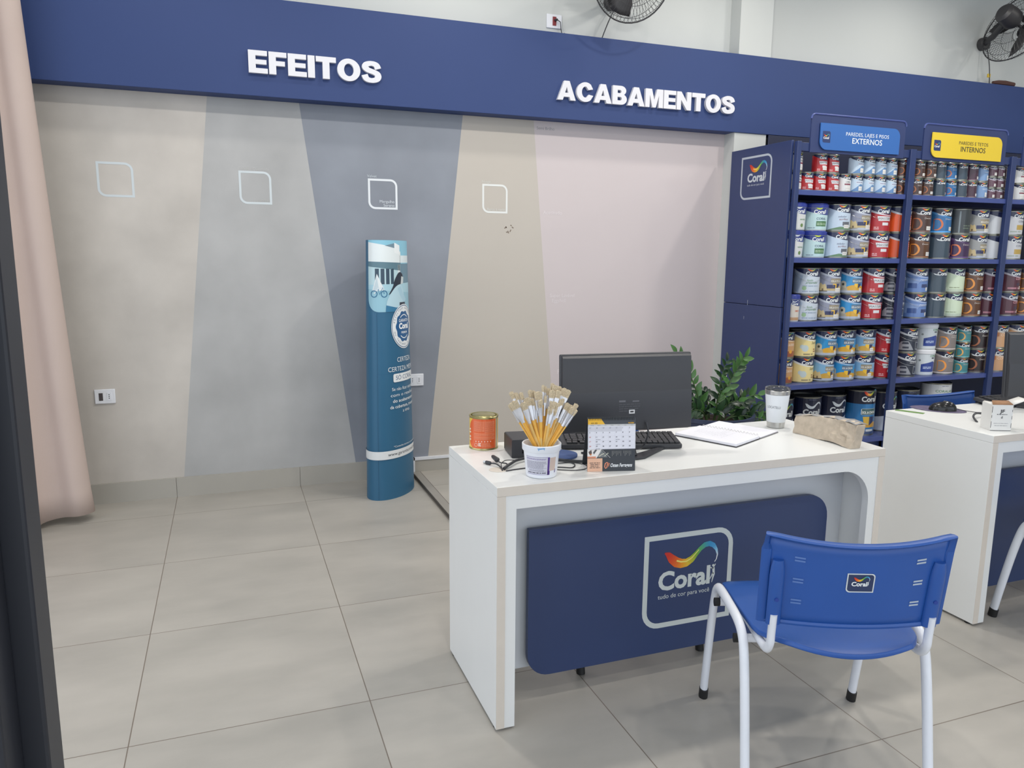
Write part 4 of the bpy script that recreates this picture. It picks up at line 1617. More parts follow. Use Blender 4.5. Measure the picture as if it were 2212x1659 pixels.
        D.lines(-.03 * kk, .03 * kk, (.93 * h,), .012 * h, (120, 126, 150), 3, .1)
    else:
        raise ValueError(kind)
    return D


KDESC = {'red': 'red-labelled gallon can', 'red_small': 'small red-labelled can', 'orange': 'orange-labelled gallon can', 'castle': 'grey-lilac gallon can with sand castle picture',
         'solchuva': 'bright blue gallon can with yellow hill', 'solchuva_pale': 'pale blue gallon can with ochre hill', 'grey_sol': 'plain grey gallon can',
         'fundo': 'pale gallon can with green script', 'selador': 'pale blue gallon can with green foot', 'bucket_green': 'blue-lidded pale bucket with green block',
         'bucket_white': 'blue-lidded white bucket', 'bucket_orange': 'slim blue-lidded bucket with orange lettering', 'yellow': 'yellow gallon can', 'brown_photo': 'tan and brown can',
         'black_floor': 'black can with grey car picture', 'reno': 'periwinkle blue gallon can', 'slate': 'dark slate can', 'mint': 'plain pale green can', 'brown_d': 'brown can with copper crescent',
         'amber_d': 'brown can with amber crescent', 'darkbrown_d': 'blackish brown can with copper ring', 'grey_d': 'grey can with orange crescent', 'blue_d': 'blue can with orange crescent',
         'purple_d': 'purple can with orange crescent', 'teal_d': 'small teal can with gold crescent', 'plum': 'small plum can', 'maroon': 'maroon can with pink lettering',
         'gold_white': 'white can with gold block', 'white_blank': 'white can with its side turned', 'orange_cora': 'tan can with cream lettering', 'coralar': 'white bucket with blue block',
         'lightblue_small': 'small light blue can', 'white_small': 'small white can', 'renoblue_small': 'small mid blue can', 'tiny_plum': 'tiny plum tin', 'glass_dark': 'dark unlabelled-looking can',
         'big_white_swoosh': 'large navy can with white ribbon', 'big_rainbow': 'large navy can with rainbow ribbon', 'big_solchuva': 'large bright blue can with shield', 'big_coralar': 'large white can with green lettering'}
SHELFN = {'A': 'top shelf', 'B': 'second shelf', 'C': 'third shelf', 'D': 'fourth shelf', 'E': 'bottom shelf'}
_protos = {}


def can(kind, r, h, bucket=False):
    key = (kind, r, h)
    if key in _protos:
        return copy_tree(_protos[key])
    root = empty('paint_bucket' if bucket else 'paint_can')
    mb = MB()
    if bucket:
        PL = mat('white_bucket_plastic', (206, 212, 214), .4)
        mb.lathe([(.001, 0), (r * .90, 0), (r * .92, .003), (r * .985, h * .86)], PL, 32)
        mb.build('body', root)
        ld = MB()
        LB = WHITE_PL if kind == 'coralar' else mat('blue_bucket_lid', (44, 60, 148), .3)
        ld.lathe([(r * .99, h * .83), (r * 1.03, h * .84), (r * 1.03, h * .955), (r * .99, h * .97), (r * .93, h * .97), (r * .91, h - .0005), (.001, h - .0005)], LB, 32)
        ld.build('lid', root)
        D = make_label(kind, r * .985, h * .86)
        D.build('label_print', cyl(r * .945, 0), root, INK_GLOSS, strip=.012, eps=.0003) if False else \
            D.build('label_print', lambda u, v, l: (lambda a, q: Vector((q * math.sin(a), -q * math.cos(a), v)))(u / (r * .985), r * (.92 + .065 * v / (h * .86)) + l + .0002), root, INK_GLOSS, strip=.012, eps=.0002)
    else:
        mb.lathe([(.001, .001), (r * .97, .001), (r, 0), (r, .006), (r - .0015, .007), (r - .0015, h - .008), (r, h - .007), (r + .0006, h - .002), (r - .001, h - .0003), (r - .004, h - .0004)],
                 TIN, 36)
        mb.build('body', root)
        ld = MB()
        ld.lathe([(r - .004, h - .0006), (r - .006, h - .006), (r * .84, h - .006), (r * .82, h - .002), (r * .78, h - .002), (r * .76, h - .007), (.001, h - .007)], TIN, 36)
        ld.build('lid', root)
        D = make_label(kind, r, h)
        D.build('label_print', cyl(r - .0013, 0), root, INK_GLOSS, strip=.010 if r < .09 else .016, eps=.00012)
    if r > .075:
        hd = MB()
        P_ = []
        for i in range(17):
            a = PI * i / 16
            P_.append((-(r + .003) * math.cos(a), -(r + .0035) * math.sin(a) * .99, h * .80 - .055 * math.sin(a) * (r / .083)))
        hd.tube([(p[0], -abs(((r + .0035) ** 2 - min(p[0] ** 2, (r + .0034) ** 2)) ** .5), p[2]) for p in P_], .0008, STEEL, seg=5)
        if kind in ('red', 'fundo', 'reno', 'black_floor', 'castle'):
            hd.build('wire_handle', root)
    _protos[key] = root
    return root


ROWS = {
    'A0': [(3.346, 'white_small'), (3.443, 'red_small'), (3.540, 'red_small'), (3.637, 'red_small'), (3.734, 'white_small'), (3.831, 'lightblue_small'),
           (3.928, 'lightblue_small'), (4.025, 'lightblue_small'), (4.122, 'lightblue_small'), (4.220, 'brown_d'), (4.351, 'brown_d'), (4.449, 'brown_d'), (4.551, 'slate'),
           (4.650, 'blue_d'), (4.748, 'slate'), (4.846, 'plum'), (4.944, 'renoblue_small'), (5.300, 'white_small'), (5.400, 'white_small')],
    'A1': [(3.346, 'white_small'), (3.540, 'red_small'), (3.637, 'red_small'), (3.831, 'lightblue_small'), (3.928, 'lightblue_small'), (4.025, 'lightblue_small'),
           (4.122, 'lightblue_small'), (4.220, 'brown_d'), (4.354, 'brown_d'), (4.452, 'brown_d'), (4.550, 'slate'), (4.648, 'blue_d'), (4.746, 'slate'), (4.845, 'plum'),
           (4.944, 'renoblue_small'), (5.298, 'white_small'), (5.400, 'white_small')],
    'B0': [(3.383, 'bucket_white'), (3.562, 'bucket_green'), (3.737, 'selador'), (3.908, 'castle'), (4.082, 'red'), (4.256, 'orange'), (4.441, 'amber_d'), (4.634, 'slate'),
           (4.812, 'purple_d'), (4.984, 'grey_sol'), (5.152, 'white_blank'), (5.325, 'gold_white')],
    'B1': [(3.385, 'bucket_white'), (3.564, 'bucket_green'), (3.739, 'selador'), (3.908, 'castle'), (4.080, 'red'), (4.254, 'orange'), (4.438, 'brown_d'), (4.632, 'blue_d'),
           (4.806, 'glass_dark'), (4.984, 'grey_sol'), (5.154, 'white_blank'), (5.325, 'gold_white')],
    'C0': [(3.398, 'bucket_orange'), (3.528, 'fundo'), (3.707, 'castle'), (3.890, 'solchuva'), (4.068, 'red'), (4.262, 'black_floor'), (4.466, 'reno'), (4.638, 'slate'),
           (4.811, 'mint'), (4.984, 'amber_d'), (5.156, 'maroon'), (5.360, 'maroon'), (5.535, 'amber_d')],
    'C1': [(3.528, 'fundo'), (3.704, 'castle'), (3.889, 'solchuva'), (4.068, 'red'), (4.260, 'black_floor'), (4.465, 'reno'), (4.638, 'slate'), (4.812, 'mint'),
           (4.985, 'amber_d'), (5.156, 'maroon'), (5.358, 'maroon'), (5.535, 'amber_d')],
    'D0': [(3.372, 'brown_photo'), (3.538, 'yellow'), (3.708, 'solchuva_pale'), (3.876, 'solchuva'), (4.050, 'solchuva_pale'), (4.226, 'red'), (4.421, 'black_floor'),
           (4.605, 'coralar'), (4.788, 'grey_d'), (4.942, 'teal_d'), (5.096, 'darkbrown_d'), (5.30, 'orange_cora'), (5.48, 'orange_cora')],
    'D1': [(3.374, 'brown_photo'), (3.538, 'yellow'), (3.707, 'solchuva'), (3.876, 'solchuva'), (4.048, 'solchuva_pale'), (4.224, 'red'), (4.421, 'black_floor'),
           (4.609, 'coralar'), (4.785, 'grey_d'), (4.942, 'teal_d'), (5.100, 'darkbrown_d'), (5.305, 'orange_cora'), (5.48, 'orange_cora')],
    'D2': [(4.942, 'teal_d')],
    'E0': [(3.442, 'big_rainbow'), (3.672, 'big_white_swoosh'), (3.892, 'big_white_swoosh'), (4.100, 'big_solchuva'), (4.345, 'big_rainbow'), (4.560, 'big_rainbow'), (4.800, 'big_coralar')],
}
placed = []
for rk, row in ROWS.items():
    si = 'ABCDE'.index(rk[0])
    for x, kind in row:
        y = None
        if rk[0] == 'A':
            r, h = .0475, .113
        elif kind == 'teal_d':
            r, h = .062, .112
        elif kind == 'bucket_orange':
            r, h = .052, .172
        elif rk[0] == 'E':
            r, h = .103, {'big_solchuva': .315, 'big_coralar': .330}.get(kind, .285)
        elif kind == 'brown_photo':
            r, h = .072, .170
        elif kind == 'coralar':
            r, h = .080, .182
        else:
            r, h = .083, .170
        hh = {'teal_d': .1125}.get(kind, h + .0006)
        bucket = kind.startswith('bucket') or kind == 'coralar'
        o = can(kind, r, h, bucket)
        jitter = rnd.uniform(-.006, .006)
        y = -.703 + r + jitter + (.0 if r < .1 else .015) + (.05 if kind in ('big_white_swoosh', 'big_rainbow') else 0)
        z = SHZ[si] + int(rk[1]) * hh + .0004
        o.location = (x, y, z)
        rot = rnd.uniform(-6, 6) - 9
        if kind in ('solchuva', 'solchuva_pale') and rk in ('D0', 'D1') and x > 3.8:
            rot -= 16
        if kind == 'white_small' and x < 3.5:
            rot += 20
        o.rotation_euler = (0, 0, R(rot))
        bay = 'left bay' if x < 4.21 else ('middle bay' if x < 5.13 else 'right bay')
        if abs(x - 4.23) < .04:
            bay = 'behind the first post'
        placed.append([o, kind, rk, bay, x])
for i, x in enumerate((5.025, 5.100, 5.175)):      # columns of tiny tins, three high
    for lv in range(3):
        o = can('tiny_plum', .035, .074)
        o.location = (x, -.703 + .036, SHZ[0] + lv * .0746 + .0004)
        o.rotation_euler = (0, 0, R(rnd.uniform(-8, 8)))
        placed.append([o, 'tiny_plum', 'A%d' % lv, 'middle bay', x])
LAY = {'0': 'lower layer', '1': 'upper layer', '2': 'topmost layer'}
NTH = ['first', 'second', 'third', 'fourth', 'fifth', 'sixth']
bykey = {}
for it in placed:
    bykey.setdefault((it[1], it[2], it[3]), []).append(it)
grp = {'A': 'small tins on the top shelf', 'B': 'gallon cans on the second shelf', 'C': 'gallon cans on the third shelf', 'D': 'cans on the fourth shelf', 'E': 'large cans on the bottom shelf'}
for (kind, rk, bay), its in bykey.items():
    its.sort(key=lambda q: q[4])
    for n, it in enumerate(its):
        lab = '%s, %s of %s, %s' % (KDESC[kind].replace(' gallon', ''), LAY[rk[1]], SHELFN[rk[0]], bay) if rk[0] != 'E' else '%s on %s, %s' % (KDESC[kind], SHELFN[rk[0]], bay)
        if len(its) > 1:
            lab += ', %s from left' % NTH[n]
        tag(it[0], lab, 'paint can', grp[rk[0]])


# ================================================================== THINGS ON THE CENTRE DESK
ZD = 0.7502
# ---- orange tin
c0 = empty('orange_tin', (0.787, -2.266, ZD), R(-19))
tag(c0, 'orange-labelled gold-rimmed tin at the back left corner of the centre desk', 'paint can')
r, h = .0485, .113
mb = MB()
mb.lathe([(.001, .001), (r * .97, .001), (r + .0006, 0), (r + .0006, .004), (r - .0008, .006), (r - .0008, h - .008), (r, h - .006), (r + .0016, h - .002), (r, h), (r - .004, h - .0008)], GOLD_TIN, 48)
mb.build('body', c0)
mb = MB()
mb.lathe([(r - .004, h - .001), (r - .006, h - .007), (r * .82, h - .007), (r * .80, h - .001), (r * .77, h), (.001, h)], GOLD_TIN, 48)
mb.build('lid', c0)
D = Decal()
W_ = PI * r
D.rect(-W_, .006, W_, h - .008, (232, 196, 74), 1)
D.poly(rrect(-.040, .006, .046, h - .008, (.0, 0, 0, .0)), (222, 98, 48), 2)
D.poly(catmull([(-.040, .006), (-.056, .02), (-.060, .05), (-.056, .085), (-.040, h - .008)], 5), (222, 98, 48), 2)
D.rect(.046, .006, .049, h - .008, (228, 196, 110), 3)
D.rect(.049, .006, .058, h - .008, (158, 152, 138), 3)
for (xa, xb, za, zb) in ((-.034, .002, .064, .098), (.004, .040, .060, .098), (-.034, .040, .048, .058), (-.034, .040, .036, .046)):
    D.rect(xa, za, xb, zb, (230, 132, 92), 3)
    D.lines(xa + .001, xb - .001, [za + .002 + k * .0032 for k in range(int((zb - za) / .0034))], .0012, (206, 92, 56), 4, .15, int(xa * 1000) + 90)
for k in range(6):
    D.circle(-.026 + k * .010, .030, .0022, (236, 190, 176), 4, 10)
D.ring([(-.026 + .006 * math.cos(t * PI / 8), .018 + .006 * math.sin(t * PI / 8)) for t in range(16)],
       [(-.026 + .005 * math.cos(t * PI / 8), .018 + .005 * math.sin(t * PI / 8)) for t in range(16)], (238, 214, 200), 4)
D.lines(-.018, -.008, (.014, .018, .022), .003, (238, 214, 200), 4, .1)
D.lines(-.006, .028, (.012, .0155, .019, .0225), .0015, (232, 150, 116), 4, .2)
D.lines(-.060, -.050, (.030, .04, .055, .065), .006, (238, 222, 200), 4, .1, 4)
D.build('label_print', cyl(r - .0006), c0, INK_GLOSS, strip=.008, eps=.00015)

# ---- white bucket with brushes
b0 = empty('plastic_tub', (0.845, -2.635, ZD), R(-23))
tag(b0, 'small white plastic tub holding the paint brushes, purple striped label', 'tub')
mb = MB()
mb.lathe([(.001, .0005), (.044, .0005), (.0455, .002), (.0530, .078), (.0555, .078), (.0575, .081), (.0580, .097), (.0570, .0985), (.0535, .0985), (.0520, .096), (.0505, .078), (.044, .004), (.001, .0035)], WHITE_PL, 56)
mb.build('body', b0)
D = Decal()
D.poly(rrect(-.050, .014, .020, .066, (.0, 0, 0, .004)), (206, 206, 216), 1)
for (xa, xb, za, zb, sd) in ((-.048, .014, .058, .064, 1), (-.048, .018, .030, .056, 2), (-.040, .018, .022, .029, 3)):
    D.lines(xa, xb, [za + k * .0022 for k in range(int((zb - za) / .0022))], .0012, (142, 140, 158) if sd > 1 else (120, 96, 160), 2, .2, sd)
D.lines(-.046, .018, (.0165,), .003, (96, 94, 110), 2, .05, 6)
D.rect(.019, .012, .025, .066, (76, 44, 130), 3)
D.rect(.019, .012, .027, .024, (76, 44, 130), 3)
D.rect(-.050, .0125, .020, .0135, (112, 92, 158), 3)
D.rect(-.050, .0655, .020, .0665, (132, 116, 170), 3)
D.rect(.0265, .024, .047, .064, (206, 184, 172), 4)
D.rect(.046, .016, .050, .028, (110, 92, 150), 3)
D.build('label_print', lambda u, v, l: (lambda a, q: Vector((q * math.sin(a), -q * math.cos(a), v)))(u / .050, .0456 + (.0530 - .0455) * (v - .002) / .076 + l), b0, INK_GLOSS, strip=.006, eps=.00015)
D = Decal()
D.poly([(-.012, .094), (.010, .096), (.009, .088), (.006, .092), (-.006, .090), (-.008, .086), (-.010, .091)], (120, 164, 206), 1)
D.build('paint_smear', lambda u, v, l: (lambda a: Vector(((.0577 + l) * math.sin(a), -(.0577 + l) * math.cos(a), v)))(u / .0577), b0, INK, strip=.004, eps=.0006)

WOODS = [mat('yellow_lacquered_wood', (236, 184, 84), .35, var=.08, scale=30), mat('amber_lacquered_wood', (230, 172, 72), .35, var=.08, scale=30),
         mat('pale_lacquered_wood', (222, 186, 114), .4, var=.08, scale=30)]
FER = mat('tinned_ferrule', (214, 215, 220), .25, .45, var=.08, scale=40)
BRI = mat('hog_bristle', (196, 180, 152), .85, var=.25, scale=260)
TIPS = [(-0.086, 0.035, 0.244, 0.0135), (-0.071, 0.035, 0.24, 0.0123), (-0.055, 0.035, 0.24, 0.0111), (-0.025, 0.035, 0.246, 0.0148), (-0.013, 0.035, 0.243, 0.0086),
        (-0.008, 0.013, 0.244, 0.0234), (0.016, 0.035, 0.259, 0.0074), (0.025, 0.035, 0.256, 0.0055), (0.035, 0.035, 0.248, 0.0098), (0.057, 0.057, 0.258, 0.0111),
        (0.057, 0.035, 0.256, 0.0185), (0.08, 0.057, 0.248, 0.0123), (0.038, 0.013, 0.246, 0.0185), (0.058, 0.013, 0.244, 0.016), (0.094, 0.035, 0.243, 0.0283),
        (-0.099, 0.013, 0.21, 0.0086), (-0.095, -0.009, 0.224, 0.0246), (-0.064, -0.009, 0.219, 0.0185), (-0.044, 0.013, 0.227, 0.0185), (-0.027, 0.013, 0.225, 0.0111),
        (-0.018, 0.013, 0.212, 0.0074), (-0.009, -0.009, 0.223, 0.0148), (0.016, 0.013, 0.231, 0.0074), (0.031, -0.009, 0.217, 0.0172), (0.043, -0.009, 0.213, 0.0148),
        (0.066, 0.013, 0.216, 0.0111), (0.073, 0.013, 0.219, 0.0098), (0.018, -0.009, 0.201, 0.0049), (0.024, -0.009, 0.197, 0.0049), (0.028, -0.009, 0.195, 0.0049),
        (0.034, -0.009, 0.193, 0.0049), (0.042, -0.009, 0.194, 0.0062), (0.089, 0.013, 0.204, 0.0135), (0.1, 0.013, 0.197, 0.0148), (0.097, -0.009, 0.195, 0.0148),
        (0.118, 0.013, 0.2, 0.0135), (0.108, -0.009, 0.186, 0.0074)]
for i, (tx, ty, tz, wd) in enumerate(TIPS):
    tip = Vector((tx, ty, tz + .004))
    base = Vector((-tx * .28 + rnd.uniform(-.006, .006), -ty * .5 + rnd.uniform(-.010, .010), .006))
    # keep inside the tub
    d = (tip - base)
    L = d.length
    root = empty('paint_brush', Vector((0.845, -2.635, ZD)) + base)
    root.rotation_mode = 'QUATERNION'
    zax = d.normalized()
    face = Vector((rnd.uniform(-.45, .45), -1, 0)) if wd > .009 else Vector((rnd.uniform(-1, 1), -.6, 0))
    xax = face.cross(zax).normalized()
    yax = zax.cross(xax)
    root.rotation_quaternion = Matrix((xax, yax, zax)).transposed().to_quaternion()
    size = 'wide' if wd > .017 else ('medium' if wd > .009 else 'thin')
    tag(root, '%s flat paint brush with yellow handle, bristles up in the white tub' % size, 'paint brush', '%s brushes in the white tub' % size)
    bl = .018 + wd * .25
    fl = .034 + wd * .5
    hw = min(wd * .5, .0068)
    wood = WOODS[i % 3]
    mb = MB()
    zz = [0, .004, L * .3, L - bl - fl]
    mb.tube([(0, 0, z) for z in zz], 1.0, wood, seg=10, r2=1.0, ref=(1, 0, 0), radii=[.0018, .0022, max(.0024, hw * .62), max(.0026, hw * .72)])
    mb.build('handle', root)
    mb = MB()
    vs, fs = [], []
    z0 = L - bl - fl
    prof = [(z0 - .002, hw * .80, hw * .80), (z0 + .004, hw * .82, hw * .80), (z0 + fl * .45, wd * .42, .0030), (L - bl, wd * .5, .0022)]
    n = 12
    for (z, a, b) in prof:
        for k in range(n):
            q = 2 * PI * k / n
            cx, sy = math.cos(q), math.sin(q)
            e = .6 if b < .004 else 1
            vs.append((a * math.copysign(abs(cx) ** e, cx), b * math.copysign(abs(sy) ** e, sy), z))
    for q in range(len(prof) - 1):
        for k in range(n):
            fs.append((q * n + k, q * n + (k + 1) % n, (q + 1) * n + (k + 1) % n, (q + 1) * n + k))
    mb.add(vs, fs, FER)
    mb.build('ferrule', root)
    mb = MB()
    vs, fs = [], []
    m_ = max(4, int(wd / .0013))
    for row, (z, a, b) in enumerate(((L - bl - .002, wd * .47, .0019), (L - bl * .4, wd * .52, .0030), (L, wd * .54, .0026))):
        for side in (1, -1):
            for k in range(m_ + 1):
                t = k / m_ * 2 - 1
                if side < 0:
                    t = -t
                jz = rnd.uniform(-.0022, .0016) if row == 2 else 0
                vs.append((a * t, side * b * (1 - .25 * t * t) * (1 + .25 * (k % 2)), z + jz - (.0025 * t * t if row == 2 else 0)))
    n = 2 * (m_ + 1)
    for q in range(2):
        for k in range(n):
            fs.append((q * n + k, q * n + (k + 1) % n, (q + 1) * n + (k + 1) % n, (q + 1) * n + k))
    for k in range(m_):
        fs.append((2 * n + k, 2 * n + k + 1, 2 * n + n - 2 - k, 2 * n + n - 1 - k))
    mb.add(vs, fs, BRI)
    mb.build('bristles', root, smooth=False)

# ---- desk calendar
cal = empty('desk_calendar', (1.060, -2.668, ZD), math.atan2(-.035, .142))
tag(cal, 'tent-shaped August desk calendar with yellow and dark printed base', 'calendar')
cw, ch_, cd = .147, .163, .075
M0 = Matrix.Identity(4)
lean = math.atan2(.012, ch_)
top = Vector((0, .016, ch_))
card = mat('dark_card', (54, 58, 64), .5)
mb = MB()
for (ya, yt) in ((0.0, .0155), (.078, .0185)):
    mb.add([(-cw / 2, ya, 0.0005), (cw / 2, ya, 0.0005), (cw / 2, yt, ch_), (-cw / 2, yt, ch_), (-cw / 2, ya + .0016, 0.0005), (cw / 2, ya + .0016, 0.0005), (cw / 2, yt + .0016, ch_), (-cw / 2, yt + .0016, ch_)],
           [(0, 1, 2, 3), (7, 6, 5, 4), (0, 4, 5, 1), (1, 5, 6, 2), (2, 6, 7, 3), (3, 7, 4, 0)], card)
mb.box(-cw / 2, cw / 2, .0, .078, .0003, .0018, mat('light_card', (206, 204, 208), .6))
mb.build('stand', cal)
Uc = Vector((1, 0, 0))
Vc = Vector((0, .0155, ch_)).normalized()
Nc = Vector((0, -ch_, .0155)).normalized()
D = Decal()
x0, x1 = -cw / 2, cw / 2
D.rect(x0, 0, x1, .058, (52, 56, 62), 1)
D.rect(x0, .0, x0 + .046, .040, (222, 176, 148), 2)
for k, wd in enumerate((.032, .028, .027, .032)):
    D.lines(x0 + .023 - wd / 2, x0 + .023 + wd / 2, (.025 - k * .0048,), .0022, (96, 78, 70), 3, .02, k)
D.text('Osten Ferragens', x0 + .070, .013, .0105, (236, 238, 240), 3, .02, 'L', .067, .2)
D.band([(x0 + .060, .020), (x0 + .064, .024), (x0 + .060, .027), (x0 + .055, .024), (x0 + .053, .014), (x0 + .056, .009), (x0 + .060, .012), (x0 + .061, .019)], .0028, (230, 140, 104), 3)
D.band([(x0 + .063, .027), (x0 + .0655, .014), (x0 + .068, .025)], .002, (230, 140, 104), 3)
D.poly([(x0, .041), (x0 + .028, .041), (x0 + .044, .068), (x0, .068)], (228, 224, 220), 3)
D.poly([(x0 + .003, .060), (x0 + .012, .066), (x0 + .014, .055), (x0 + .006, .052)], (92, 80, 76), 4)
D.poly([(x0 + .020, .052), (x0 + .030, .066), (x0 + .024, .067), (x0 + .017, .058)], (88, 88, 90), 4)
D.circle(x0 + .010, .052, .003, (196, 120, 66), 4, 12)
D.rect(x0, .041, x0 + .026, .046, (212, 140, 108), 4)
D.poly([(x0 + .030, .043), (x0 + .062, .043), (x0 + .044, .064)], (110, 114, 116), 4)
D.band([(x0 + .028, .042), (x0 + .045, .066), (x0 + .070, .041)], .001, (206, 206, 204), 5)
D.band([(x0 + .035, .046), (x0 + .045, .052), (x0 + .052, .055)], .003, (186, 184, 168), 5)
D.band([(x0 + .052, .046), (x0 + .064, .056)], .003, (168, 170, 156), 5)
for k in range(14):
    if k == 7:
        continue
    D.band([(x0 + .076 + k * .0044, .046 + .004 * ((k * 7) % 3)), (x0 + .076 + k * .0044, .062)], .0009, (146, 146, 142), 5)
D.build('base_print', lambda u, v, l: Uc * u + Vc * v + Nc * (.0004 + l), cal, INK, eps=.00015)
pg = Decal()
z0, z1 = .068, .160
D = pg
D.rect(x0 + .001, z0, x1, z1, (222, 222, 230), 1)
D.rect(x0 + .001, .143, x1, z1, (60, 64, 70), 2)
D.poly([(x0 + .001, .143), (x0 + .053, .143), (x0 + .041, .160), (x0 + .001, .160)], (230, 178, 46), 3)
D.text('AGO. 2025', x0 + .010, .1445, .0042, (70, 60, 40), 4, .02, 'L', .020)
D.text('vonder', x1 - .004, .1450, .0042, (226, 170, 40), 4, .03, 'R', .019)
D.rect(x0 + .001, .1375, x1, .143, (196, 196, 196), 2)
for k, nm in enumerate(('Domingo', 'Segunda', 'Terça', 'Quarta', 'Quinta', 'Sexta', 'Sábado')):
    D.text(nm, x0 + .014 + k * .0203, .1392, .0019, (100, 100, 108), 3, .0, 'C')
gw, gh = .0203, .0138
gx, gz = x0 + .003, .1355
D.rect(gx, gz - gh, gx + 5 * gw, gz, (202, 202, 210), 2)
for rr_ in range(6):
    D.rect(gx, gz - rr_ * gh - .0001, gx + 7 * gw, gz - rr_ * gh + .0001, (186, 186, 198), 3)
for cc_ in range(8):
    D.rect(gx + cc_ * gw - .0001, gz - 5 * gh + .001, gx + cc_ * gw + .0001, gz, (186, 186, 198), 3)
days = ['27', '28', '29', '30', '31'] + [str(k) for k in range(1, 31)]
for k, dd in enumerate(days):
    r_, c_ = divmod(k, 7)
    col = (150, 150, 162) if k < 5 else ((190, 84, 70) if c_ == 0 and r_ > 1 else (62, 62, 72))
    D.text(dd, gx + c_ * gw + .0018, gz - r_ * gh - .0052, .0036, col, 4, .02, 'L', None, .2)
for (c_, r_) in ((1, 2), (4, 2), (1, 3), (1, 4)):
    D.lines(gx + c_ * gw + .002, gx + c_ * gw + .016, (gz - r_ * gh - .0115,), .0012, (120, 120, 136), 4, .1, c_ + r_)
D.build('month_page', lambda u, v, l: Uc * u + Vc * v + Nc * (.0022 + l), cal, INK, eps=.00015)
mb = MB()
for k in range(30):
    if 0 <= k < 30:
        x = x0 + .005 + k * (cw - .010) / 29
        mb.tube([(x, .0165 + .0055 * math.cos(R(q)) , .1575 + .0055 * math.sin(R(q))) for q in range(0, 361, 45)], .0006, mat('black_binding_wire', (30, 30, 32), .3, .5), seg=4, cap=False)
mb.build('spiral_binding', cal)

# ---- monitor, seen from behind
def monitor(loc, rz, tilt, wd, ht, label, lift):
    root = empty('computer_monitor', loc, rz)
    tag(root, label, 'monitor')
    T = Matrix.Translation((0, 0, lift)) @ Matrix.Rotation(tilt, 4, 'X')
    mb = MB()
    mb.box(-wd / 2, wd / 2, .012, .030, 0, ht, BLACK_PL, T)
    mb.build('screen_housing', root, bevel=.004)
    mb = MB()
    # back cover: flat upper part with a raised lower part that tapers
    pts = [(.012, ht - .004), (.002, ht - .012), (-.002, ht * .56), (-.007, ht * .53), (-.008, ht * .50), (-.006, .012), (-.002, .004), (.012, .004)]
    mb.prism(pts, -wd / 2 + .004, wd / 2 - .004, 'x', BLACK_PL, T)
    mb.build('back_cover', root, bevel=.002)
    mb = MB()
    mb.box(-wd / 2 + .008, wd / 2 - .008, .0300, .0306, .012, ht - .008, BLACK_GL, T)
    mb.build('screen', root)
    D = Decal()
    D.lines(-.035, -.012, (ht * .385,), .006, (100, 100, 106), 1, .1, 1)
    D.lines(.012, .040, (ht * .385,), .004, (100, 100, 106), 1, .1, 2)
    for k in range(4):
        D.lines(-.035, .042, (ht * (.35 - .028 * k),), .003, (74, 75, 80), 1, .2, 3 + k)
    D.rect(.0, ht * .235, .020, ht * .285, (214, 214, 216), 2)
    D.rect(.004, ht * .25, .016, ht * .27, (40, 40, 42), 3)
    D.build('rating_sticker', lambda u, v, l: T @ Vector((u, -.0080 - l, v)), root, INK, eps=.0002)
    mb = MB()
    mb.tube([(0, -.052, .0065), (0, -.030, .035), (0, -.006, lift + .03)], .013, BLACK_PL, seg=14, r2=.008, ref=(1, 0, 0))
    mb.build('stand_neck', root)
    for s in (-1, 1):
        mb = MB()
        a, b = Vector((0, -.01, .0)), Vector((s * .135, -.052, .0))
        mb.prism([(0, -.082), (0, -.040), (s * .128, .034), (s * .150, .030), (s * .030, -.075)][::(1 if s < 0 else -1)], .0005, .0075, 'z', BLACK_PL)
        mb.build('stand_foot', root, bevel=.001)
    mb = MB()
    mb.tube(catmull([(.06, -.010, lift + .03), (.064, -.018, lift - .005), (.058, .0, .025), (.045, .03, .006), (.02, .07, .005)], 5), .0028, BLACK_PL, seg=8)
    mb.build('power_cable', root)
    return root


monitor((1.206, -2.500, ZD), R(-6), R(-3), .4555, .256, 'black computer monitor seen from behind on the centre desk', .075)
monitor((3.355, -2.405, ZD), R(-13), R(-4), .46, .285, 'black computer monitor at the right edge on the second desk', .05)


# ---- keyboards
def keyboard(loc, rz, label):
    root = empty('keyboard', loc, rz)
    tag(root, label, 'keyboard')
    mb = MB()
    T = Matrix.Translation((0, 0, .008)) @ Matrix.Rotation(R(-5), 4, 'X') @ Matrix.Translation((0, 0, 0))
    mb.box(-.205, .205, -.066, .066, .0, .016, BLACK_PL, T)
    mb.build('case', root, bevel=.004)
    for s in (-1, 1):
        mb = MB()
        mb.box(s * .17 - .012, s * .17 + .012, -.056, -.048, -.0078, .0, BLACK_PL)
        o = mb.build('folding_foot', root)
        o.location = (0, 0, .008)
    K = mat('dark_key_plastic', (46, 47, 50), .35)
    mb = MB()
    for r_ in range(6):
        y = -.056 + r_ * .019 + (.004 if r_ > 0 else 0)
        x = -.198
        n = 0
        while x < .196:
            w_ = .0165
            if r_ == 4 and 3 == n:
                w_ = .09
            gap = .006 if (abs(x - .078) < .008 or abs(x - .138) < .008) else 0
            x += gap
            if x + w_ > .200:
                break
            mb.prism([(x, y), (x + w_, y), (x + w_, y + .0165), (x, y + .0165)], .016, .0225, 'z', K, T)
            x += w_ + .0025
            n += 1
    mb.build('keys', root, bevel=.001)
    return root


keyboard((1.236, -2.383, ZD), R(180 - 17), 'black keyboard lying behind the centre monitor')
keyboard((3.33, -2.275, ZD), R(178), 'black keyboard on the second desk behind its monitor')

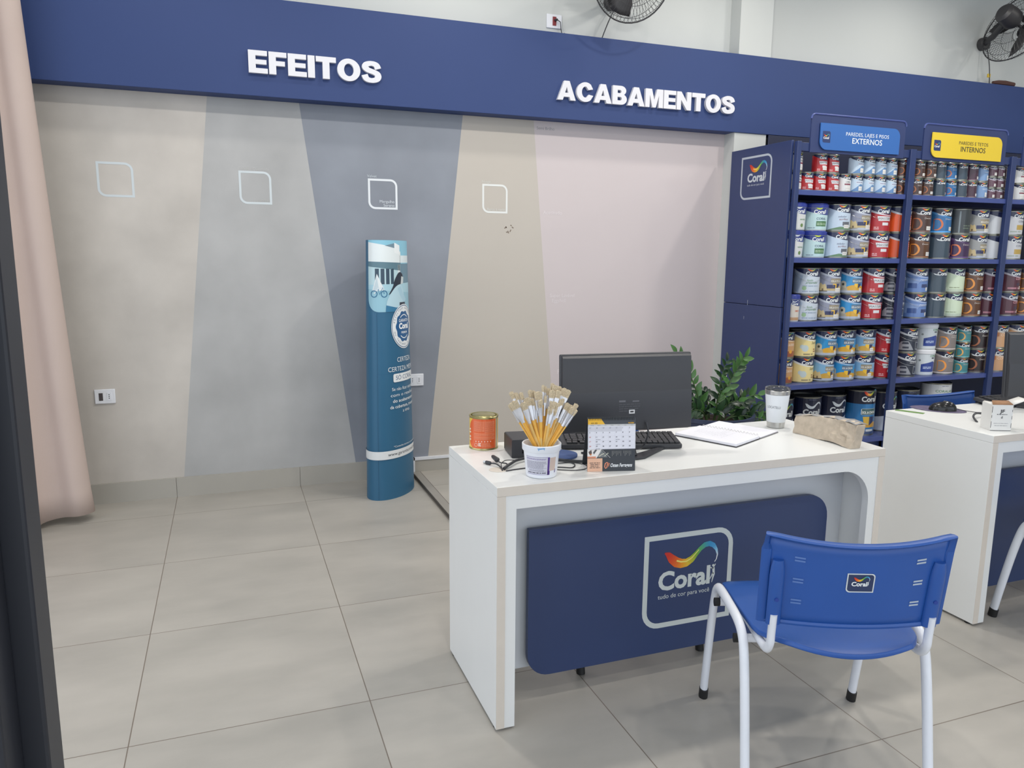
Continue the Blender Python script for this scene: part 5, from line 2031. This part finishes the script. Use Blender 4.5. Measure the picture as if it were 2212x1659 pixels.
# ---- black power box and cables
pb = empty('power_box', (0.895, -2.40, ZD), R(-8))
tag(pb, 'black box standing behind the white tub of brushes', 'box')
mb = MB()
mb.prism(rrect(-.064, .0005, .045, .060, .006), -.045, .075, 'y', BLACK_PL)
mb.build('housing', pb, bevel=.002)
mb = MB()
mb.box(-.03, .02, -.0458, -.045, .015, .035, BLACK_GL)
mb.build('front_plate', pb)

CBL = BLACK_PL


def cable(name, pts, rad, label, cat='cable', plug=None, group=None):
    root = empty(name, pts[0])
    o0 = Vector(pts[0])
    tag(root, label, cat, group)
    mb = MB()
    mb.tube(catmull([Vector(q) - o0 for q in pts], 6), rad, CBL, seg=8)
    mb.build('cord', root)
    if plug == 'usb':
        d = (Vector(pts[0]) - Vector(pts[1])).normalized()
        mb = MB()
        mb.tube([Vector((0, 0, 0)), d * .004, d * .020, d * .022], .0062, BLACK_PL, seg=10, r2=.0045, ref=(0, 0, 1), radii=[.6, 1, 1, .8])
        p = mb.build('plug_grip', root)
        mb = MB()
        mb.tube([d * .022, d * .031], .0052, STEEL, seg=4, r2=.0032, ref=(0, 0, 1))
        mb.build('metal_contact', p)
    elif plug == 'power':
        d = (Vector(pts[0]) - Vector(pts[1])).normalized()
        mb = MB()
        mb.tube([Vector((0, 0, 0)), d * .006, d * .016, d * .034, d * .040], .0085, BLACK_PL, seg=12, radii=[.5, 1, .9, .75, .5])
        mb.build('plug_grip', root)
    return root


zc = ZD + .004
cable('usb_cable', [(.737, -2.492, ZD + .007), (.748, -2.510, ZD + .008), (.752, -2.545, ZD + .005), (.748, -2.566, ZD + .003)], .0022, 'black cable with USB plug leaving the desk grommet', plug='usb')
cable('power_cable', [(.762, -2.486, ZD + .011), (.764, -2.500, ZD + .009), (.778, -2.520, ZD + .009), (.765, -2.548, ZD + .005), (.756, -2.562, ZD + .003)], .0022, 'short black cable with round plug beside the grommet', plug='power')
cable('thick_cable', [(.756, -2.556, ZD + .006), (.790, -2.525, zc + .006), (.830, -2.490, zc + .006), (.90, -2.475, zc + .004), (.98, -2.53, zc), (1.05, -2.56, zc), (1.10, -2.52, zc)], .0045,
      'thick black cable running from the grommet behind the tub')
cable('thin_cable', [(.752, -2.553, ZD + .004), (.760, -2.520, ZD + .010), (.785, -2.492, ZD + .012), (.825, -2.478, ZD + .006), (.845, -2.462, ZD + .004)], .0014, 'thin black wire from the grommet to the black box')
cable('looped_cable', [(.758, -2.57, ZD + .002), (.80, -2.562, ZD + .002), (.87, -2.56, ZD + .002), (.93, -2.585, ZD + .002), (.962, -2.60, ZD + .002), (.985, -2.565, ZD + .002), (.965, -2.525, ZD + .002), (.915, -2.505, ZD + .002)], .0018,
      'thin black cable looping on the desk between tub and calendar')
cable('second_looped_cable' if False else 'coiled_cable', [(.90, -2.60, ZD + .002), (.955, -2.63, ZD + .002), (1.0, -2.622, ZD + .002), (1.012, -2.585, ZD + .002), (.99, -2.55, ZD + .002), (.94, -2.54, ZD + .002)], .0015,
      'black cable loop partly hidden behind the calendar')

# ---- blue mouse pad, lying behind the tub
mp = MB()
mp.prism(catmull([(.960, -2.520), (1.020, -2.500), (1.045, -2.45), (1.02, -2.405), (.96, -2.385), (.91, -2.41)] + [(.905, -2.48), (.960, -2.520)], 5)[:-1], ZD, ZD + .006, 'z', mat('blue_foam_pad', (62, 84, 134), .7, var=.05, scale=60))
tag(mp.build('mouse_pad', bevel=.0015), 'round blue mouse pad showing between tub and calendar', 'mouse pad')

# ---- notebook
nb = empty('spiral_notebook', (1.712, -2.358, ZD), R(26))
tag(nb, 'open spiral notebook with handwriting on white pages', 'notebook')
PAPER = mat('white_paper', (226, 226, 234), .7, var=.01)
mb = MB()
mb.box(-.004, .140, -.122, .122, .0005, .003, mat('notebook_cover', (120, 118, 122), .5))
mb.box(-.002, .138, -.120, .120, .003, .007, PAPER)
mb.build('right_block', nb, bevel=.0008)
mb = MB()
mb.box(-.184, -.008, -.122, .122, .0005, .003, mat('dark_notebook_cover', (52, 52, 58), .5))
mb.box(-.182, -.010, -.120, .120, .003, .012, PAPER)
mb.build('left_block', nb, bevel=.0008)
D = Decal()
rg = random.Random(3)
for k in range(15):
    y = -.09 + k * .0125
    D.rect(-.150, y, -.018, y + .0004, (196, 200, 214), 1)
    if 3 < k < 14:
        x = -.14 + rg.uniform(0, .03)
        for q in range(rg.randint(3, 9)):
            a = x
            D.band([(a + t * .0022, y + .002 + rg.uniform(0, .0045)) for t in range(6)], .0005, (110, 116, 140), 2)
            x += .013 + rg.uniform(0, .004)
            if x > -.03:
                break
D.build('handwriting', lambda u, v, l: Vector((u, v, .0121 + l)), nb, INK, eps=.00015)
mb = MB()
for k in range(18):
    y = -.108 + k * .0126
    mb.tube([(-.006 + .0085 * math.cos(R(q)), y + .0006 * (q / 180), .009 + .0080 * math.sin(R(q))) for q in range(0, 361, 40)], .0008, STEEL, seg=4, cap=False)
mb.build('wire_spiral', nb)

# ---- tumbler
tb = empty('travel_tumbler', (1.946, -2.322, ZD), R(38))
tag(tb, 'white travel tumbler with steel bands and dark lid on the centre desk', 'tumbler')
mb = MB()
mb.lathe([(.001, .0225), (.0335, .0225), (.0345, .024), (.0445, .128), (.0445, .1285), (.001, .1285)], mat('white_powder_coat', (222, 226, 230), .4, var=.005), 48)
mb.build('body', tb)
mb = MB()
mb.lathe([(.001, .0005), (.031, .0005), (.0325, .002), (.0338, .0224), (.001, .0224)], STEEL, 48)
mb.build('base_band', tb)
mb = MB()
mb.lathe([(.0440, .1286), (.0455, .130), (.0468, .1445), (.0455, .146), (.040, .146), (.040, .13)], STEEL, 48)
mb.build('rim_band', tb)
mb = MB()
mb.lathe([(.0448, .1462), (.0465, .148), (.0465, .1525), (.044, .155), (.038, .153), (.036, .150), (.001, .150)], mat('smoked_lid', (70, 72, 76), .15, coat=.5), 48)
mb.build('lid', tb)
D = Decal()
D.text('LOCATELLI', 0, .078, .0088, (96, 100, 108), 1, .0, 'C', .050)
D.build('name_print', lambda u, v, l: (lambda a, q: Vector((q * math.sin(a), -q * math.cos(a), v)))((u + .0) / .040 - R(94), .0345 + .0100 * (v - .024) / .104 + l), tb, INK, strip=.005, eps=.0004)

# ---- thick old catalogue
ct = empty('paper_catalogue', (1.993, -2.560, ZD), 0)
tag(ct, 'thick worn catalogue with yellowed page edges standing on its spine', 'book')


def paged_mat():
    mt = mat('yellowed_page_edges', (188, 174, 156), .85, var=.2, scale=38)
    nt = mt.node_tree
    tc = nt.nodes.new('ShaderNodeTexCoord')
    mpn = nt.nodes.new('ShaderNodeMapping')
    mpn.inputs['Scale'].default_value = (700, 3, 3)
    nt.links.new(tc.outputs['Object'], mpn.inputs[0])
    nz = nt.nodes.new('ShaderNodeTexNoise')
    nz.inputs['Scale'].default_value = 1
    nt.links.new(mpn.outputs[0], nz.inputs['Vector'])
    bp = nt.nodes.new('ShaderNodeBump')
    bp.inputs['Strength'].default_value = .5
    bp.inputs['Distance'].default_value = .001
    nt.links.new(nz.outputs['Fac'], bp.inputs['Height'])
    nt.links.new(bp.outputs[0], nt.nodes['Principled BSDF'].inputs['Normal'])
    return mt


mb = MB()
vs, fs = [], []
ny, nz_ = 22, 8
rg = random.Random(5)
PG = paged_mat()
for j in range(ny + 1):
    t = j / ny                       # 0 near viewer, 1 far
    y = -.128 + .262 * t
    bow = -.012 - .018 * t + .016 * math.sin(PI * t)
    hgt = .082 - .012 * t + .006 * math.sin(PI * t * 1.2)
    thick = .032 + .030 * math.sin(PI * min(1, t * 1.1)) * .6
    lift = .0045 * math.sin(PI * min(1, max(0, (t - .05) / .55)))
    sec = []
    for k in range(nz_ + 1):
        v = k / nz_
        sec.append((-thick / 2 - .006 * (1 - v) - .002 * math.sin(v * 9 + t * 14), v))
    for k in range(nz_ + 1):
        v = 1 - k / nz_
        sec.append((thick / 2 + .004 * (1 - v), v))
    for (x, v) in sec:
        n_ = rg.uniform(-.0012, .0012) + (rg.uniform(-.006, .006) if t < .4 and .15 < v < .95 and x < 0 else 0)
        vs.append((x + bow + .012 * v * (1 - t) + n_, y - (.010 * v if t < .05 else 0), max(0.0, v) * hgt + lift * (1 - v) + (rg.uniform(-.002, .002) if v > .95 else 0) + .0005))
n = 2 * (nz_ + 1)
for j in range(ny):
    for k in range(n):
        fs.append((j * n + k, j * n + (k + 1) % n, (j + 1) * n + (k + 1) % n, (j + 1) * n + k))
fs.append(tuple(range(n)))
fs.append(tuple(ny * n + k for k in reversed(range(n))))
mb.add(vs, fs, PG)
mb.build('page_block', ct, angle=28)
mb = MB()
vs = []
for j in range(9):
    t = j / 8
    y = -.130 + .266 * t
    bow = -.012 - .018 * t + .016 * math.sin(PI * t)
    hgt = .082 - .012 * t + .006 * math.sin(PI * t * 1.2)
    for q, x in enumerate((-.020, .005, .034)):
        vs.append((x + bow + .012 * (1 - t), y, hgt + .0015 + .003 * math.sin(j * 2.3 + q * 2)))
fs = [(j * 3 + k, j * 3 + k + 1, j * 3 + k + 4, j * 3 + k + 3) for j in range(8) for k in range(2)]
mb.add(vs, fs, mat('crumpled_grey_cover', (146, 146, 148), .6, var=.2, scale=50))
o = mb.build('torn_cover', ct, angle=20)
o.modifiers.new('thickness', 'SOLIDIFY').thickness = .0006

# ================================================================== THINGS ON THE RIGHT DESK
bx = empty('white_carton', (2.684, -2.634, ZD), R(-23))
tag(bx, 'small open white carton with black monogram on the second desk', 'box')
CARD = mat('white_coated_card', (220, 219, 216), .5, var=.01)
KRAFT = mat('brown_kraft_card', (150, 112, 82), .8, var=.08, scale=60)
mb = MB()
W_, Dp, Hh, th = .077, .068, .100, .0012
mb.box(0, W_, 0, th, 0, Hh, CARD)
mb.box(0, W_, Dp - th, Dp, 0, Hh, CARD)
mb.box(0, th, th, Dp - th, 0, Hh, CARD)
mb.box(W_ - th, W_, th, Dp - th, 0, Hh, CARD)
mb.box(0, W_, 0, Dp, 0, th, CARD)
mb.build('tray', bx)
mb = MB()
mb.box(th, W_ - th, th, Dp - th, Hh - .02, Hh - .018, KRAFT)
mb.add([(0, 0, Hh), (W_, 0, Hh), (W_ - .006, .026, Hh + .012), (.01, .026, Hh + .012)], [(0, 1, 2, 3)], KRAFT)
mb.build('inner_flap', bx).modifiers.new('thickness', 'SOLIDIFY').thickness = .001
mb = MB()
mb.add([(W_, 0.0, Hh), (W_, Dp, Hh), (W_ + .055, Dp, Hh + .020), (W_ + .055, 0.004, Hh + .020)], [(0, 1, 2, 3)], CARD)
mb.build('side_flap', bx).modifiers.new('thickness', 'SOLIDIFY').thickness = .0012
mb = MB()
mb.add([(0, .004, Hh), (0, Dp, Hh), (.006, Dp, Hh + .004), (.022, .01, Hh + .006)], [(0, 1, 2, 3)], CARD)
mb.build('top_flap', bx).modifiers.new('thickness', 'SOLIDIFY').thickness = .0012
D = Decal()
for z0, z1 in ((.012, .036), (.050, .060), (.070, .094)):
    D.rect(.0005, z0, .0022, z1, (40, 40, 42), 1)
for z0, z1 in ((.012, .030), (.045, .058), (.074, .082)):
    D.rect(W_ - .0022, z0, W_ - .0006, z1, (40, 40, 42), 1)
D.rect(0, .0005, W_, .002, (60, 60, 62), 1)
D.text('JF', W_ / 2, .070, .0115, (36, 36, 40), 2, .03, 'C', .018)
D.lines(W_ / 2 - .019, W_ / 2 + .019, (.062,), .0028, (90, 90, 94), 2, .02, 4)
D.text('d', W_ / 2, .048, .009, (50, 50, 54), 2, .02, 'C')
D.lines(W_ / 2 - .028, W_ / 2 + .028, (.028,), .0022, (170, 170, 172), 2, .05, 2)
D.lines(W_ / 2 - .024, W_ / 2 + .024, (.019,), .0022, (160, 160, 162), 2, .05, 3)
D.build('monogram_print', lambda u, v, l: Vector((u, -l, v)), bx, INK, eps=.0002)

ms = empty('computer_mouse', (2.842, -2.292, ZD + .004), R(50))
tag(ms, 'black computer mouse on the dark oval pad of the second desk', 'mouse')
mb = MB()
vs, fs = [], []
for i in range(9):
    for j in range(17):
        a = PI / 2 * i / 8
        b = 2 * PI * j / 16
        vs.append((.031 * math.cos(a) ** .7 * math.cos(b), .054 * math.cos(a) ** .7 * math.sin(b), .0005 + .036 * math.sin(a) * (1 - .12 * math.sin(b))))
for i in range(8):
    for j in range(16):
        fs.append((i * 17 + j, i * 17 + j + 1, (i + 1) * 17 + j + 1, (i + 1) * 17 + j))
mb.add(vs, fs, BLACK_GL)
mb.build('shell', ms)
mb = MB()
mb.tube([(-.003, -.028, .031), (.003, -.028, .031)], .006, DARK_RUB, seg=14)
mb.build('scroll_wheel', ms)
mb = MB()
mb.tube(catmull([(0, -.050, .010), (.0, -.08, .004), (-.012, -.12, .002), (-.008, -.16, .002), (-.022, -.20, .002), (-.02, -.228, .002)], 5), .0016, BLACK_PL, seg=6)
mb.build('cord', ms)
mb = MB()
mb.lathe([(.001, 0), (.105, 0), (.108, .0015), (.105, .003), (.001, .003)], mat('purple_printed_pad', (92, 84, 112), .6, var=.35, scale=30), 40, None, 1.0, .62)
o = mb.build('mouse_pad', None, (2.850, -2.262, ZD), (0, 0, R(-52)))
tag(o, 'oval dark purple patterned mouse pad on the second desk', 'mouse pad')
mb = MB()
mb.box(-.055, .055, -.014, .014, 0, .0012, mat('green_ruler', (108, 142, 78), .4, var=.1, scale=50))
o = mb.build('green_ruler', None, (2.690, -2.262, ZD), (0, 0, R(-62)))
tag(o, 'small green ruler lying on the back edge of the second desk', 'ruler')
cable('bundled_cable', [(2.775, -2.508, ZD + .001), (2.80, -2.47, ZD + .014), (2.86, -2.44, ZD + .018), (2.94, -2.45, ZD + .006), (3.02, -2.42, ZD + .004)], .004, 'thick black cable bundle curving behind the white carton')

# ================================================================== PLANT
pt = empty('potted_plant', (2.50, -1.13, 0.02))
tag(pt, 'glossy green leafy plant in a dark navy planter beside the shelf panel', 'plant')
mb = MB()
mb.lathe([(.001, 0), (.17, 0), (.18, .01), (.225, .49), (.232, .495), (.232, .515), (.215, .515), (.21, .47), (.001, .47)], mat('navy_planter', (46, 54, 80), .45, var=.04), 48)
mb.build('planter', pt)
mb = MB()
mb.lathe([(.209, .462), (.15, .476), (.001, .480)], mat('potting_soil', (60, 46, 38), .95, var=.3, scale=60, bump=.6, bscale=90), 32)
mb.build('soil', pt)
LEAF = [mat('glossy_leaf', (38, 68, 38), .28, var=.25, scale=18), mat('young_leaf', (66, 106, 52), .3, var=.2, scale=18), mat('dark_leaf', (28, 50, 34), .3, var=.25, scale=18)]
STEM = mat('green_stem', (74, 98, 56), .5, var=.15)
rg = random.Random(21)
stems = [(-.26, -.02, .70, 0), (-.24, .05, .60, 0), (-.16, -.05, .63, 2), (-.22, -.12, .55, 0), (-.08, .05, .66, 0), (.02, -.06, .72, 1), (.10, .03, .87, 0), (.16, -.05, .898, 1), (.22, .05, .86, 0),
         (.20, -.13, .70, 1), (.28, -.02, .62, 0), (.33, -.10, .50, 2), (.30, .08, .66, 2), (.05, -.16, .60, 2), (-.05, -.14, .62, 0), (.38, -.06, .44, 1), (-.285, -.06, .8995, 1), (.12, -.12, .58, 2), (.24, -.18, .48, 0), (.0, .10, .70, 2)]
for (dx, dy, ht, c) in stems:
    base = Vector((dx * .25, dy * .25, .478))
    top_ = Vector((dx, dy, ht + .06 - (.095 if ht > .8992 else (.13 if ht > .6 else .05))))
    ctrl = base.lerp(top_, .5) + Vector((-dx * .18, -dy * .18, .05))
    P_ = []
    for i in range(13):
        t = i / 12
        P_.append(base * (1 - t) ** 2 + ctrl * 2 * t * (1 - t) + top_ * t * t)
    mb = MB()
    mb.tube(P_, .0055, STEM, seg=6, radii=[1 - .75 * i / 12 for i in range(13)])
    st = mb.build('stem', pt)
    lf = MB()
    side = 1
    L = (top_ - base).length
    nleaf = max(6, int(L / .024))
    for k in range(nleaf + 1):
        t = .22 + .78 * k / nleaf
        i = min(11, int(t * 12))
        p = P_[i].lerp(P_[i + 1], t * 12 - i)
        d = (P_[i + 1] - P_[i]).normalized()
        sd = d.cross(Vector((rg.uniform(-.5, .5), -1, rg.uniform(-.2, .2)))).normalized() * side
        side = -side
        ll = rg.uniform(.052, .080) * (1.0 if t < .85 else .8)
        lw = ll * rg.uniform(.40, .50)
        ax = (sd * .8 + d * rg.uniform(.45, .9) + Vector((0, rg.uniform(-.3, .2), rg.uniform(-.1, .25)))).normalized()
        if k == nleaf:
            ax = (d + sd * .2).normalized()
        wv = ax.cross(Vector((rg.uniform(-.3, .3), -1, .5))).normalized()
        nv = wv.cross(ax)
        vs = []
        for q in range(7):
            s_ = q / 6
            wq = lw / 2 * math.sin(PI * min(1, s_ ** .8 * .98 + .01)) ** .8
            bend = -nv * (s_ ** 2 * ll * .18)
            for e in (-1, 0, 1):
                vs.append(p + ax * (s_ * ll) + wv * (wq * e) + bend + nv * (abs(e) * wq * .28))
        fs = []
        for q in range(6):
            for e in range(2):
                a = q * 3 + e
                fs.append((a, a + 1, a + 4, a + 3))
        lf.add(vs, fs, LEAF[c] if rg.random() < .75 else LEAF[rg.randint(0, 2)])
    lo = lf.build('leaves', st, angle=180)
